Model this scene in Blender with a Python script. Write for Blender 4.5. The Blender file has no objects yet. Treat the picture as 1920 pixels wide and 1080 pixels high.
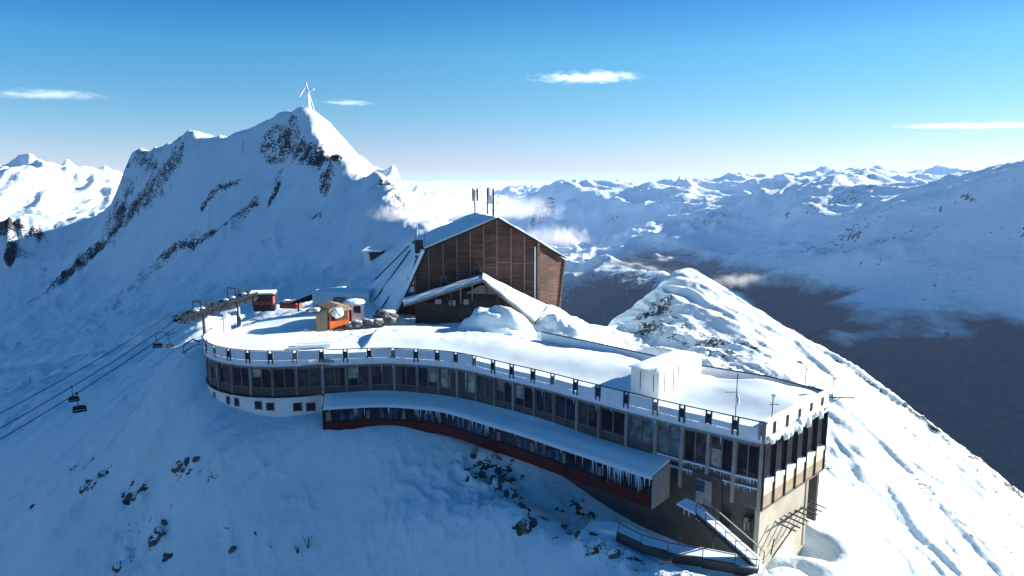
import bpy, bmesh, math, random
import numpy as np
from mathutils import Vector, Matrix
random.seed(7)
R = math.radians
SC = bpy.context.scene
COL = SC.collection
# ---------------------------------------------------------------- camera, sky, sun, exposure
PITCH, FOC, CAMZ = R(9.1), 1280.0, 18.0
cam_d = bpy.data.cameras.new('camera'); cam = bpy.data.objects.new('camera', cam_d); COL.objects.link(cam)
cam_d.lens = 24.0; cam_d.sensor_width = 36.0; cam_d.clip_start = 0.5; cam_d.clip_end = 200000.0
cam.location = (0, 0, CAMZ); cam.rotation_euler = (math.pi/2 - PITCH, 0, 0)
SC.camera = cam
SUN_AZ, SUN_EL = R(20.0), R(18.5)          # azimuth from +x (right) towards +y (away), elevation
world = bpy.data.worlds.new('World'); SC.world = world; world.use_nodes = True
wn = world.node_tree.nodes; wl = world.node_tree.links
wn.clear()
wo = wn.new('ShaderNodeOutputWorld'); wb = wn.new('ShaderNodeBackground')
sky = wn.new('ShaderNodeTexSky'); sky.sky_type = 'NISHITA'; sky.sun_disc = False
sky.sun_elevation = SUN_EL; sky.sun_rotation = math.pi/2 - SUN_AZ; sky.altitude = 3200.0
sky.air_density = 1.0; sky.dust_density = 0.3; sky.ozone_density = 1.6
# the clear deep blue and the pale band above the horizon, by height in the sky
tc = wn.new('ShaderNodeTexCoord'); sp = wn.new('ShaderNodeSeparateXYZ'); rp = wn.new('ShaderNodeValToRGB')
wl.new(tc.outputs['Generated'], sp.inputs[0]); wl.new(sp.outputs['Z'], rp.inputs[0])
SKYRAMP = [(0.0, (.76, .70, .86)), (0.012, (.76, .70, .86)), (0.035, (.76, .76, .90)), (0.10, (.60, .88, .94)), (0.172, (.48, 1.0, 1.08)), (0.24, (.25, .80, 1.13)), (0.38, (.38, 1.0, 1.22)), (1.0, (.40, 1.0, 1.22))]  # top stops, above the camera view, brightened to add fill light in the shade
def set_ramp(node, stops):
    cr = node.color_ramp
    while len(cr.elements) > 1: cr.elements.remove(cr.elements[-1])
    for i, (p, c) in enumerate(stops):
        e = cr.elements[0] if i == 0 else cr.elements.new(p)
        e.position = p; e.color = (*c, 1) if len(c) == 3 else c
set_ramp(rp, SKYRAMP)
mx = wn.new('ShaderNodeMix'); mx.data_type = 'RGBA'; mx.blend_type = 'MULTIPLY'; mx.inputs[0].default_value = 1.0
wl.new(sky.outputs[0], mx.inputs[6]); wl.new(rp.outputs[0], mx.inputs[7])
rp2 = wn.new('ShaderNodeValToRGB'); mr = wn.new('ShaderNodeMapRange'); mr.inputs[1].default_value = -1.0
wl.new(sp.outputs['X'], mr.inputs[0]); wl.new(mr.outputs[0], rp2.inputs[0])
set_ramp(rp2, [(0.0, (.50, .80, 1.0)), (0.2, (.50, .80, 1.0)), (0.5, (.92, .97, 1.0)), (0.75, (.92, .88, .92))])
mx2 = wn.new('ShaderNodeMix'); mx2.data_type = 'RGBA'; mx2.blend_type = 'MULTIPLY'
fz = wn.new('ShaderNodeMapRange'); fz.inputs[1].default_value = .02; fz.inputs[2].default_value = .22; wl.new(sp.outputs['Z'], fz.inputs[0]); wl.new(fz.outputs[0], mx2.inputs[0])
wl.new(mx.outputs[2], mx2.inputs[6]); wl.new(rp2.outputs[0], mx2.inputs[7]); mx = mx2
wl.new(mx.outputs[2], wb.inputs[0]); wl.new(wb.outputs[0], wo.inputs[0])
wb.inputs[1].default_value = 0.05
sun_d = bpy.data.lights.new('sun', 'SUN'); sun = bpy.data.objects.new('sun', sun_d); COL.objects.link(sun)
sun_d.energy = 5.0; sun_d.angle = R(0.5); sun_d.color = (1.0, 0.93, 0.82)
sdir = Vector((math.cos(SUN_AZ)*math.cos(SUN_EL), math.sin(SUN_AZ)*math.cos(SUN_EL), math.sin(SUN_EL)))
sun.rotation_euler = sdir.to_track_quat('Z', 'Y').to_euler()
SC.view_settings.view_transform = 'Standard'; SC.view_settings.look = 'None'
SC.view_settings.exposure = 1.6; SC.view_settings.gamma = 1.0
SC.cycles.volume_bounces = 2
SC.cycles.max_bounces = 8

# ---------------------------------------------------------------- placing by sight line: pixel of the photograph + a real distance or height
def ray(px, py):
    u = (px-960)/FOC; v = (540-py)/FOC
    return u, math.cos(PITCH)+v*math.sin(PITCH), -math.sin(PITCH)+v*math.cos(PITCH)
def aty(px, py, Y):
    r = ray(px, py); t = Y/r[1]; return (r[0]*t, Y, CAMZ+r[2]*t)
def atz(px, py, z):
    r = ray(px, py); t = (z-CAMZ)/r[2]; return (r[0]*t, r[1]*t, z)
def V3(p): return Vector(p)

# ---------------------------------------------------------------- tagging
def tag(o, label=None, cat=None, group=None, kind=None):
    if label: o['label'] = label
    if cat: o['category'] = cat
    if group: o['group'] = group
    if kind: o['kind'] = kind
    return o
def empty(name, loc=(0, 0, 0), rz=0.0, **k):
    o = bpy.data.objects.new(name, None); COL.objects.link(o)
    o.location = loc; o.rotation_euler = (0, 0, rz); o.empty_display_size = 0.3
    return tag(o, **k)
def copy_tree(o, parent=None):
    c = o.copy(); COL.objects.link(c); c.parent = parent
    for ch in o.children: copy_tree(ch, c)
    return c

# ---------------------------------------------------------------- mesh builder
class MB:
    def __init__(s): s.v = []; s.f = []
    def add(s, vs, fs):
        n = len(s.v); s.v += [tuple(v) for v in vs]; s.f += [tuple(i+n for i in f) for f in fs]; return s
    def box(s, c, size, rz=0.0, M=None):
        sx, sy, sz = [a/2 for a in size]; cs, sn = math.cos(rz), math.sin(rz); vs = []
        for dx, dy, dz in ((-1,-1,-1),(1,-1,-1),(1,1,-1),(-1,1,-1),(-1,-1,1),(1,-1,1),(1,1,1),(-1,1,1)):
            x, y, z = dx*sx, dy*sy, dz*sz
            vs.append((c[0]+x*cs-y*sn, c[1]+x*sn+y*cs, c[2]+z))
        return s.add(vs, [(0,3,2,1),(4,5,6,7),(0,1,5,4),(1,2,6,5),(2,3,7,6),(3,0,4,7)])
    def bar(s, a, b, w, h=None, up=(0,0,1)):
        """square bar from a to b, w wide and h high"""
        h = h or w; a = Vector(a); b = Vector(b); d = (b-a).normalized(); u = Vector(up)
        if abs(d.dot(u)) > .98: u = Vector((0,1,0)) if abs(d.y) < .9 else Vector((1,0,0))
        r = d.cross(u).normalized(); q = r.cross(d).normalized(); vs = []
        for p in (a, b):
            for i, j in ((-1,-1),(1,-1),(1,1),(-1,1)): vs.append(p+r*(i*w/2)+q*(j*h/2))
        return s.add(vs, [(0,1,2,3),(7,6,5,4),(0,4,5,1),(1,5,6,2),(2,6,7,3),(3,7,4,0)])
    def tube(s, pts, r, n=6, r2=None):
        pts = [Vector(p) for p in pts]; vs = []; L = len(pts)
        for k, p in enumerate(pts):
            d = (pts[min(k+1, L-1)]-pts[max(k-1, 0)]).normalized()
            u = Vector((0,0,1)) if abs(d.z) < .9 else Vector((1,0,0))
            a = d.cross(u).normalized(); b = a.cross(d)
            rr = r if r2 is None else r+(r2-r)*k/(L-1)
            for i in range(n):
                t = 2*math.pi*i/n; vs.append(p+a*(math.cos(t)*rr)+b*(math.sin(t)*rr))
        fs = [tuple(range(n))[::-1], tuple(range((L-1)*n, L*n))]
        for k in range(L-1):
            for i in range(n):
                j = (i+1) % n; fs.append((k*n+i, k*n+j, (k+1)*n+j, (k+1)*n+i))
        return s.add(vs, fs)
    def prism(s, poly, ext):
        """closed flat polygon (3-D points) pushed along the vector ext"""
        e = Vector(ext); n = len(poly); vs = [Vector(p) for p in poly]+[Vector(p)+e for p in poly]
        fs = [tuple(range(n))[::-1], tuple(range(n, 2*n))]
        for i in range(n): j = (i+1) % n; fs.append((i, j, n+j, n+i))
        return s.add(vs, fs)
    def ribbon(s, pts, z0, z1, th, nrm=None):
        """wall of thickness th along a plan polyline; z0/z1 numbers or lists; thickness goes to the left of the direction"""
        n = len(pts); P = [Vector((p[0], p[1], 0)) for p in pts]; vs = []
        for i, p in enumerate(P):
            d = (P[min(i+1, n-1)]-P[max(i-1, 0)]).normalized(); q = Vector((-d.y, d.x, 0))
            a = z0[i] if isinstance(z0, (list, tuple)) else z0; b = z1[i] if isinstance(z1, (list, tuple)) else z1
            o = p+q*th
            vs += [(p.x,p.y,a),(p.x,p.y,b),(o.x,o.y,b),(o.x,o.y,a)]
        fs = [(0,1,2,3), tuple(4*(n-1)+k for k in (3,2,1,0))]
        for i in range(n-1):
            a, b = 4*i, 4*i+4
            for k in range(4): l = (k+1) % 4; fs.append((a+k, b+k, b+l, a+l))
        return s.add(vs, fs)
    def build(s, name, mat, parent=None, smooth=False, bevel=0.0, fix=True, **k):
        me = bpy.data.meshes.new(name); me.from_pydata(s.v, [], s.f); me.update()
        if fix:
            bm = bmesh.new(); bm.from_mesh(me); bmesh.ops.recalc_face_normals(bm, faces=bm.faces); bm.to_mesh(me); bm.free()
        if smooth: me.polygons.foreach_set('use_smooth', [True]*len(me.polygons))
        me.materials.append(mat)
        o = bpy.data.objects.new(name, me); COL.objects.link(o); o.parent = parent
        if bevel:
            m = o.modifiers.new('bevel', 'BEVEL'); m.width = bevel; m.segments = 1; m.limit_method = 'ANGLE'
        return tag(o, **k)

# ---------------------------------------------------------------- noise
def _hash(ix, iy, seed):
    h = (ix.astype(np.int64)*374761393 + iy.astype(np.int64)*668265263 + seed*974634777) & 0xffffffff
    h = ((h ^ (h >> 13))*1274126177) & 0xffffffff
    return h ^ (h >> 16)
def perlin(x, y, seed=0):
    ix = np.floor(x); iy = np.floor(y); fx = x-ix; fy = y-iy
    u = fx*fx*fx*(fx*(fx*6-15)+10); v = fy*fy*fy*(fy*(fy*6-15)+10)
    def g(a, b, dx, dy):
        t = _hash(ix+a, iy+b, seed).astype(np.float64)*(2*math.pi/4294967296.0)
        return np.cos(t)*dx+np.sin(t)*dy
    n00 = g(0,0,fx,fy); n10 = g(1,0,fx-1,fy); n01 = g(0,1,fx,fy-1); n11 = g(1,1,fx-1,fy-1)
    return (n00*(1-u)+n10*u)*(1-v)+(n01*(1-u)+n11*u)*v*1.0
def fbm(x, y, oc=5, seed=0, gain=.5, lac=2.03):
    s = 0; a = 1.0
    for k in range(oc): s = s+a*perlin(x, y, seed+k*17); x = x*lac+3.1; y = y*lac-1.7; a *= gain
    return s
def ridged(x, y, oc=5, seed=0, gain=.5, lac=2.07):
    s = 0; a = 1.0; w = 1.0
    for k in range(oc):
        n = 1-np.abs(perlin(x, y, seed+k*13))*2.0; n = n*n*w; s = s+a*n; w = np.clip(n*1.6, 0, 1)
        x = x*lac+5.3; y = y*lac+2.9; a *= gain
    return s
def sstep(a, b, x): t = np.clip((x-a)/(b-a), 0, 1); return t*t*(3-2*t)
class RBF:
    def __init__(s, P, c):
        P = np.array(P, float); s.c = c; s.o = P[:, :2].mean(0); s.S = 1.0
        s.P = P[:, :2]; n = len(P); d = np.sqrt(((s.P[:, None]-s.P[None])**2).sum(-1)+c*c)
        A = np.zeros((n+3, n+3)); A[:n, :n] = d; Q = np.c_[np.ones(n), (s.P-s.o)/500.0]
        A[:n, n:] = Q; A[n:, :n] = Q.T
        s.w = np.linalg.solve(A, np.r_[P[:, 2], 0, 0, 0])
    def __call__(s, x, y):
        z = s.w[-3]+s.w[-2]*(x-s.o[0])/500.0+s.w[-1]*(y-s.o[1])/500.0
        for i in range(len(s.P)): z = z+s.w[i]*np.sqrt((x-s.P[i,0])**2+(y-s.P[i,1])**2+s.c**2)
        return z
def grid_obj(name, X, Y, Z, mat, attrs=None, parent=None, mask=None, **k):
    n, m = X.shape; me = bpy.data.meshes.new(name)
    co = np.stack([X, Y, Z], -1).reshape(-1, 3).astype(np.float32)
    idx = np.arange(n*m).reshape(n, m)
    q = np.stack([idx[:-1, :-1], idx[:-1, 1:], idx[1:, 1:], idx[1:, :-1]], -1).reshape(-1, 4)
    if mask is not None:
        q = q[mask.reshape(-1)[q].all(1)]
        used = np.unique(q); remap = -np.ones(n*m, int); remap[used] = np.arange(len(used)); q = remap[q]; co = co[used]
    else: used = slice(None)
    me.vertices.add(len(co)); me.vertices.foreach_set('co', co.ravel())
    me.loops.add(q.size); me.loops.foreach_set('vertex_index', q.ravel().astype(np.int32))
    me.polygons.add(len(q)); me.polygons.foreach_set('loop_start', np.arange(0, q.size, 4, dtype=np.int32))
    me.update(calc_edges=True)
    me.polygons.foreach_set('use_smooth', np.ones(len(q), bool))
    for an, av in (attrs or {}).items():
        a = me.attributes.new(an, 'FLOAT', 'POINT'); a.data.foreach_set('value', av.reshape(-1)[used].astype(np.float32))
    me.materials.append(mat)
    o = bpy.data.objects.new(name, me); COL.objects.link(o); o.parent = parent
    return tag(o, **k)

# ---------------------------------------------------------------- materials
def nmat(name):
    m = bpy.data.materials.new(name); m.use_nodes = True; nt = m.node_tree
    b = nt.nodes['Principled BSDF']; return m, nt, b
def noise_node(nt, scale, detail=4, rough=.55, vec=None, coord='Object'):
    n = nt.nodes.new('ShaderNodeTexNoise'); n.inputs['Scale'].default_value = scale
    n.inputs['Detail'].default_value = detail; n.inputs['Roughness'].default_value = rough
    if vec is None:
        t = nt.nodes.new('ShaderNodeTexCoord'); vec = t.outputs[coord]
    nt.links.new(vec, n.inputs['Vector']); return n
def ramp_node(nt, src, stops):
    r = nt.nodes.new('ShaderNodeValToRGB'); set_ramp(r, stops); nt.links.new(src, r.inputs[0]); return r
def math_node(nt, op, a, b=None, clamp=False):
    n = nt.nodes.new('ShaderNodeMath'); n.operation = op; n.use_clamp = clamp
    for i, s in enumerate((a, b)):
        if s is None: continue
        if isinstance(s, (int, float)): n.inputs[i].default_value = s
        else: nt.links.new(s, n.inputs[i])
    return n.outputs[0]
def mix_col(nt, fac, a, b, mode='MIX'):
    n = nt.nodes.new('ShaderNodeMix'); n.data_type = 'RGBA'; n.blend_type = mode
    for i, s in ((0, fac), (6, a), (7, b)):
        if isinstance(s, (int, float)): n.inputs[i].default_value = s
        elif isinstance(s, tuple): n.inputs[i].default_value = (*s, 1) if len(s) == 3 else s
        else: nt.links.new(s, n.inputs[i])
    return n.outputs[2]
def bump(nt, b, h, dist, strength=1.0):
    n = nt.nodes.new('ShaderNodeBump'); n.inputs['Distance'].default_value = dist; n.inputs['Strength'].default_value = strength
    nt.links.new(h, n.inputs['Height']); nt.links.new(n.outputs[0], b.inputs['Normal']); return n
def simple(name, col, rough=.6, metal=0.0, var=.12, scale=3.0, bmp=0.0, spec=.3):
    m, nt, b = nmat(name); n = noise_node(nt, scale, 5)
    lo = tuple(c*(1-var) for c in col); hi = tuple(min(1, c*(1+var)) for c in col)
    r = ramp_node(nt, n.outputs['Fac'], [(.3, lo), (.7, hi)]); nt.links.new(r.outputs[0], b.inputs['Base Color'])
    b.inputs['Roughness'].default_value = rough; b.inputs['Metallic'].default_value = metal
    b.inputs['Specular IOR Level'].default_value = spec
    if bmp: bump(nt, b, n.outputs['Fac'], bmp)
    return m
SNOWC = (0.68, 0.79, 0.84)
def snow_mat(name, scale=.8, bd=.06, col=SNOWC):
    m, nt, b = nmat(name); n = noise_node(nt, scale, 6, .6); n2 = noise_node(nt, scale*14, 3, .6)
    r = ramp_node(nt, n.outputs['Fac'], [(.3, tuple(c*.95 for c in col)), (.7, col)])
    nt.links.new(r.outputs[0], b.inputs['Base Color']); b.inputs['Roughness'].default_value = .75
    b.inputs['Specular IOR Level'].default_value = .15
    h = math_node(nt, 'MULTIPLY_ADD', n2.outputs['Fac'], .12); nt.links.new(n.outputs['Fac'], h.node.inputs[2])
    bump(nt, b, h, bd); return m
def terrain_mat(name, s, bd, forest=None, rockc=(.035, .032, .034), steep=(.60, .42), rockthr=.52):
    """snow with rock where the 'rock' attribute or the steepness says so, broken up by noise; s = size of the finest grain in 1/m"""
    m, nt, b = nmat(name)
    geo = nt.nodes.new('ShaderNodeNewGeometry'); pos = geo.outputs['Position']
    n1 = noise_node(nt, s*.12, 6, .62, pos); n2 = noise_node(nt, s, 6, .68, pos)
    at = nt.nodes.new('ShaderNodeAttribute'); at.attribute_name = 'rock'
    sepn = nt.nodes.new('ShaderNodeSeparateXYZ'); nt.links.new(geo.outputs['Normal'], sepn.inputs[0])
    st = nt.nodes.new('ShaderNodeMapRange'); st.inputs[1].default_value = steep[0]; st.inputs[2].default_value = steep[1]
    nt.links.new(sepn.outputs['Z'], st.inputs[0])
    base = math_node(nt, 'MAXIMUM', at.outputs['Fac'], math_node(nt, 'MULTIPLY', st.outputs[0], .55))
    nn = math_node(nt, 'ADD', math_node(nt, 'MULTIPLY', n2.outputs['Fac'], .65), math_node(nt, 'MULTIPLY', n1.outputs['Fac'], .35))
    v = math_node(nt, 'ADD', base, math_node(nt, 'MULTIPLY', math_node(nt, 'SUBTRACT', nn, .5), 2.2))
    rf = ramp_node(nt, v, [(rockthr, (0,0,0)), (rockthr+.06, (1,1,1))])
    fac = math_node(nt, 'MULTIPLY', rf.outputs[0], math_node(nt, 'GREATER_THAN', base, .02))
    rc = ramp_node(nt, n2.outputs['Fac'], [(.35, tuple(c*.5 for c in rockc)), (.65, tuple(c*2.2 for c in rockc))])
    sc = ramp_node(nt, n1.outputs['Fac'], [(.3, tuple(c*.94 for c in SNOWC)), (.7, SNOWC)])
    col = mix_col(nt, fac, sc.outputs[0], rc.outputs[0])
    if forest is not None:
        sepp = nt.nodes.new('ShaderNodeSeparateXYZ'); nt.links.new(pos, sepp.inputs[0])
        n3 = noise_node(nt, .004, 8, .65, pos)
        hz = math_node(nt, 'ADD', sepp.outputs['Z'], math_node(nt, 'MULTIPLY', math_node(nt, 'SUBTRACT', n3.outputs['Fac'], .5), forest[1]))
        mr = nt.nodes.new('ShaderNodeMapRange'); mr.inputs[1].default_value = forest[0]+12; mr.inputs[2].default_value = forest[0]-25
        nt.links.new(hz, mr.inputs[0])
        fc = ramp_node(nt, n2.outputs['Fac'], [(.35, (.002, .003, .009)), (.65, (.020, .023, .044))])
        aw = nt.nodes.new('ShaderNodeAttribute'); aw.attribute_name = 'wood'
        col = mix_col(nt, math_node(nt, 'MULTIPLY', mr.outputs[0], aw.outputs['Fac']), col, fc.outputs[0])
    nt.links.new(col, b.inputs['Base Color']); b.inputs['Roughness'].default_value = .8
    b.inputs['Specular IOR Level'].default_value = .1
    bump(nt, b, nn, bd); return m
M = {}
M['snow'] = snow_mat('snow')
M['soft_snow'] = snow_mat('soft_snow', .35, .03)
M['terrain'] = terrain_mat('snow_and_rock', 1.1, .30)
M['far_terrain'] = terrain_mat('far_snow_and_rock', .045, 13.0, forest=(-392, 150), steep=(.74, .54))
# ================================================================ the setting: terrain
# ---- plan of the hotel (railing line = height 0)
RAILPX = [(379,625),(385,635),(405,645),(435,652.5),(495,656),(572,657.5),(605,656),(647,654),(692,652),(737,651),(780,654),(820,656),(855,659),(890,666),(925,674.5),(960,682.5),(1000,691),(1037,699.5),(1080,711),(1122,721),(1175,734),(1230,747.5),(1280,759),(1330,769),(1380,781),(1431,791)]
RAILRAW = [atz(*p, 0)[:2] for p in RAILPX]
RC = (-25.6, 81.4); RR = 11.0                                        # the round terrace
def resample(P, step):
    P = [Vector(p) for p in P]; L = [0]
    for a, b in zip(P, P[1:]): L.append(L[-1]+(b-a).length)
    n = max(1, round(L[-1]/step)); out = []
    for k in range(n+1):
        s = L[-1]*k/n; i = max(j for j in range(len(L)) if L[j] <= s+1e-9); i = min(i, len(P)-2)
        t = (s-L[i])/max(1e-9, L[i+1]-L[i]); out.append(P[i].lerp(P[i+1], t))
    return out
def smooth_poly(P, it=2):
    P = [Vector(p) for p in P]
    for _ in range(it): P = [P[0]]+[(P[i-1]+P[i]*2+P[i+1])/4 for i in range(1, len(P)-1)]+[P[-1]]
    return P
long_rail = smooth_poly(resample(RAILRAW[6:], 1.25), 3)             # from the round part to the near corner
arc = [Vector((RC[0]+RR*math.cos(t), RC[1]+RR*math.sin(t))) for t in [R(a) for a in np.linspace(160, 296, 24)]]
CORNER = Vector((19.1, 48.9)); FARC = Vector((27.2, 56.4))
BACK = [Vector(atz(px, py, 0)[:2]) for px, py in [(1545,733),(1442,706),(1314,685),(1245,671),(1135,647),(1015,622)]]
BACK += [Vector((-2.0, 84.5)), Vector((-9.0, 87.0)), Vector((-15.0, 88.0))]
circ_back = [Vector((RC[0]+RR*math.cos(t), RC[1]+RR*math.sin(t))) for t in [R(a) for a in np.linspace(40, 160, 16)]]
FOOT = arc + long_rail + [CORNER] + [FARC] + BACK[1:] + circ_back[:-1]
def poly_sd(X, Y, P):
    """signed distance to a plan polygon, negative inside"""
    d = np.full(X.shape, 1e9); ins = np.zeros(X.shape, bool); n = len(P)
    for i in range(n):
        a, b = P[i], P[(i+1) % n]; ex, ey = b[0]-a[0], b[1]-a[1]; wx, wy = X-a[0], Y-a[1]
        t = np.clip((wx*ex+wy*ey)/(ex*ex+ey*ey+1e-12), 0, 1); d = np.minimum(d, np.hypot(wx-ex*t, wy-ey*t))
        c = ((a[1] > Y) != (b[1] > Y)) & (X < ex*(Y-a[1])/(ey if abs(ey) > 1e-9 else 1e-9)+a[0]); ins ^= c
    return np.where(ins, -d, d)

K = []                                                              # control points x, y, z
def P_(*L):
    for px, py, Y in L: K.append(aty(px, py, Y))
def W_(*L):
    for p in L: K.append(p)
# where the ground meets the hotel
W_((-38.2,80,-5.0),(-36,74.3,-6.0),(-30.7,69.8,-6.9),(-25,68.8,-7.6),(-20.8,67.5,-8.0),(-33,66,-9.3),(-39,72,-8.4),(-26,64.5,-9.6),(-13,66.5,-8.6),(-8,65.5,-9.4),(-4,62.5,-10.4),(0,59.5,-11.2),(5,56,-11.9),(9,53,-12.4),(13,49.5,-12.6),(17,46.5,-12.4),(20.5,47.2,-12),(24,51,-12.3),(28.5,55,-12.8))
W_((-25,78,-7.5),(-15,75,-7.5),(-3,72,-6.5),(6,66,-7.5),(14,60,-9),(22,54,-11.5))
W_((-14,92,-1.6),(-5,90,-1.6),(3,88,-1.4),(-22,95,-1.2),(-32,93,-2.4),(-37,86,-4.0),(8,84,-2.0),(-10,98,-1.2),(0,100,-1.2),(-17,104,-1.0),(8,103,-2.2))
W_((11,80,-4),(14,74,-6),(20,68,-9),(30,62,-13),(26,66,-11))
# snow slope below the hotel
P_((600,1080,56),(800,1080,54),(1000,1080,49),(1150,1080,45.5),(1300,1080,43.5),(1420,1078,43.2),(200,1080,58.5),(400,1080,57),(0,1075,76),(0,950,97),(0,850,125),(0,750,195),(100,1000,68),(150,900,79),(200,800,92),(260,720,118),(200,900,72),
   (300,900,66.5),(300,1000,61),(400,950,61),(600,900,64),(600,980,60),(800,900,62.5),(800,1000,56.5),(950,960,54),(1050,1020,50),(345,668,86),(330,705,88),(300,720,100),(1120,1000,50),(1250,1055,46))
W_((-10,25,-25),(10,20,-24),(40,20,-32),(-40,30,-40),(-80,60,-62),(80,30,-62),(-160,60,-110),(160,60,-120))
# bowl and lift slope
P_((0,690,255),(100,700,215),(200,660,220),(300,660,150),(345,640,112),(0,600,330),(100,600,315),(200,600,275),(300,600,215),(400,590,150),(480,575,128),(560,560,150),(650,545,160),(720,520,178))
# the peak: its shaded face
P_((700,480,210),(600,500,222),(500,520,235),(400,520,262),(300,520,300),(200,520,340),(100,520,378),(0,520,400),
   (600,430,244),(500,450,262),(400,450,288),(300,450,325),(200,450,374),(150,480,376),(740,430,209),(680,400,232),
   (600,370,268),(500,380,290),(400,360,322),(300,380,360),(500,300,322),(420,300,342),(360,290,364),(540,270,316),(560,320,294),(610,330,272),(680,360,250),(740,380,229))
W_((-6,118,1.5),(-9,150,2.2),(-14,185,2.8),(-20,215,3.6),(-38,118,-5),(-36,140,-7.5),(-58,120,-14),(-60,150,-17),(-48,105,-7.5))
# its crest line and the sunny shoulder right of it
P_((250,292,405),(262,288,400),(320,265,385),(350,256,375),(400,260,365),(440,250,352),(480,235,342),(520,215,332),(550,207,326),(580,203,322),
   (545,232,318),(575,243,306),(592,266,291),(630,293,273),(700,328,253),(738,350,241),(775,400,227),(800,425,218),
   (612,225,319),(645,263,313),(690,302,303),(718,322,294),(752,337,285),(790,360,268),(812,385,256),(835,408,244))
for a_, b_ in (((592,266,291),(612,225,319)),((630,293,273),(645,263,313)),((660,310,263),(690,302,303)),((700,328,253),(718,322,294)),((738,350,241),(752,337,285)),((775,400,227),(790,360,268)),((800,425,218),(812,385,256)),((800,425,218),(835,408,244))):
    a_ = aty(*a_); b_ = aty(*b_)
    for t in (.35, .7): W_(tuple(a_[k]+(b_[k]-a_[k])*t-(2.2 if k == 2 else 0) for k in range(3)))
P_((757,354,263),(750,352,255),(765,366,256),(774,370,268),(782,378,262),(760,352,272),(748,344,270))
# drop behind the crest
for px, py, Y, b, dz in ((250,292,405,50,-60),(350,256,375,60,-50),(440,250,352,60,-45),(520,215,332,60,-45),(580,203,322,50,-40),(645,263,313,45,-45),(718,322,294,45,-48),(800,372,262,45,-50),(835,408,244,40,-52)):
    x, y, z = aty(px, py, Y); f = (Y+b)/Y; W_((x*f+b*.35, y*f, z+dz))
P_((0,425,425),(40,404,440),(60,402,445),(130,398,455),(170,402,452),(200,396,448),(215,388,440),(238,350,425),(60,460,420),(150,440,425),(0,470,412),(190,480,362),(230,400,412),(120,540,345))
for px, py, Y in ((0,425,425),(60,402,445),(130,398,455),(215,388,440),(238,350,425)):
    x, y, z = aty(px, py, Y); W_((x*1.15, y*1.15, z-60))
# right of the station, and the sunny ridge on the right
W_((9,96,-3.2),(12,90,-3.6),(17,101,-12),(22,96,-14))
P_((1050,592,92),(1090,618,88),(1128,645,84))
W_((14,110,-16),(26,92,-17),(20,130,-26))
P_((1125,618,188),(1160,592,200),(1200,561,210),(1245,531,218),(1272,517,222),(1290,523,222),(1310,519,222),(1355,543,218),(1420,590,210),(1500,640,200),(1600,705,190),(1700,772,178),(1800,850,164),(1915,932,150),
   (1160,640,160),(1240,620,168),(1290,600,170),(1200,660,120),(1300,660,125),(1400,660,140),(1500,720,135),(1600,800,125),(1700,880,115),(1800,950,110),(1915,1010,110),
   (1350,690,100),(1450,700,100),(1560,760,95),(1600,850,84),(1600,950,68),(1560,1000,60),(1700,1000,75),(1700,1075,64),(1850,1075,74),(1500,1060,53),(1450,1075,46.5),(1600,1075,57))
for px, py, Y, dx, dy in ((1125,622,188,-10,18),(1160,600,200,-14,18),(1200,570,210,-14,18),(1250,542,218,-9,20),(1300,529,222,0,22),(1360,545,218,12,20),(1420,590,210,16,18),(1500,640,200,18,16),(1600,705,190,18,15),(1700,772,178,18,15),(1800,850,164,18,14),(1915,932,150,18,14)):
    x, y, z = aty(px, py, Y); W_((x+dx, y+dy, z-20))
    if py not in (600, 542, 545): W_((x+dx*5, y+dy*4.5, z-110))
for a in range(-60, 61, 12):
    for r_, z_ in ((620, -330), (820, -480)):
        W_((r_*math.sin(R(a)), r_*math.cos(R(a)), z_))
near = RBF(K, 3.0)

NA, NR = 980, 800
ang = np.linspace(R(-58), R(58), NA); rad = np.exp(np.linspace(math.log(22), math.log(800), NR))
A_, R_ = np.meshgrid(ang, rad); GX = R_*np.sin(A_); GY = R_*np.cos(A_)
GZ = near(GX, GY)
def hit(px, py, Zf, lo=25, hi=700, n=1500):
    """where a sight line first meets the smooth terrain"""
    r = ray(px, py); t = np.exp(np.linspace(math.log(lo), math.log(hi), n)); x = r[0]*t; y = r[1]*t; z = CAMZ+r[2]*t
    g = Zf(x, y); k = np.argmax(z < g)
    return (x[k], y[k], g[k]) if z[k] < g[k] else None
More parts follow.
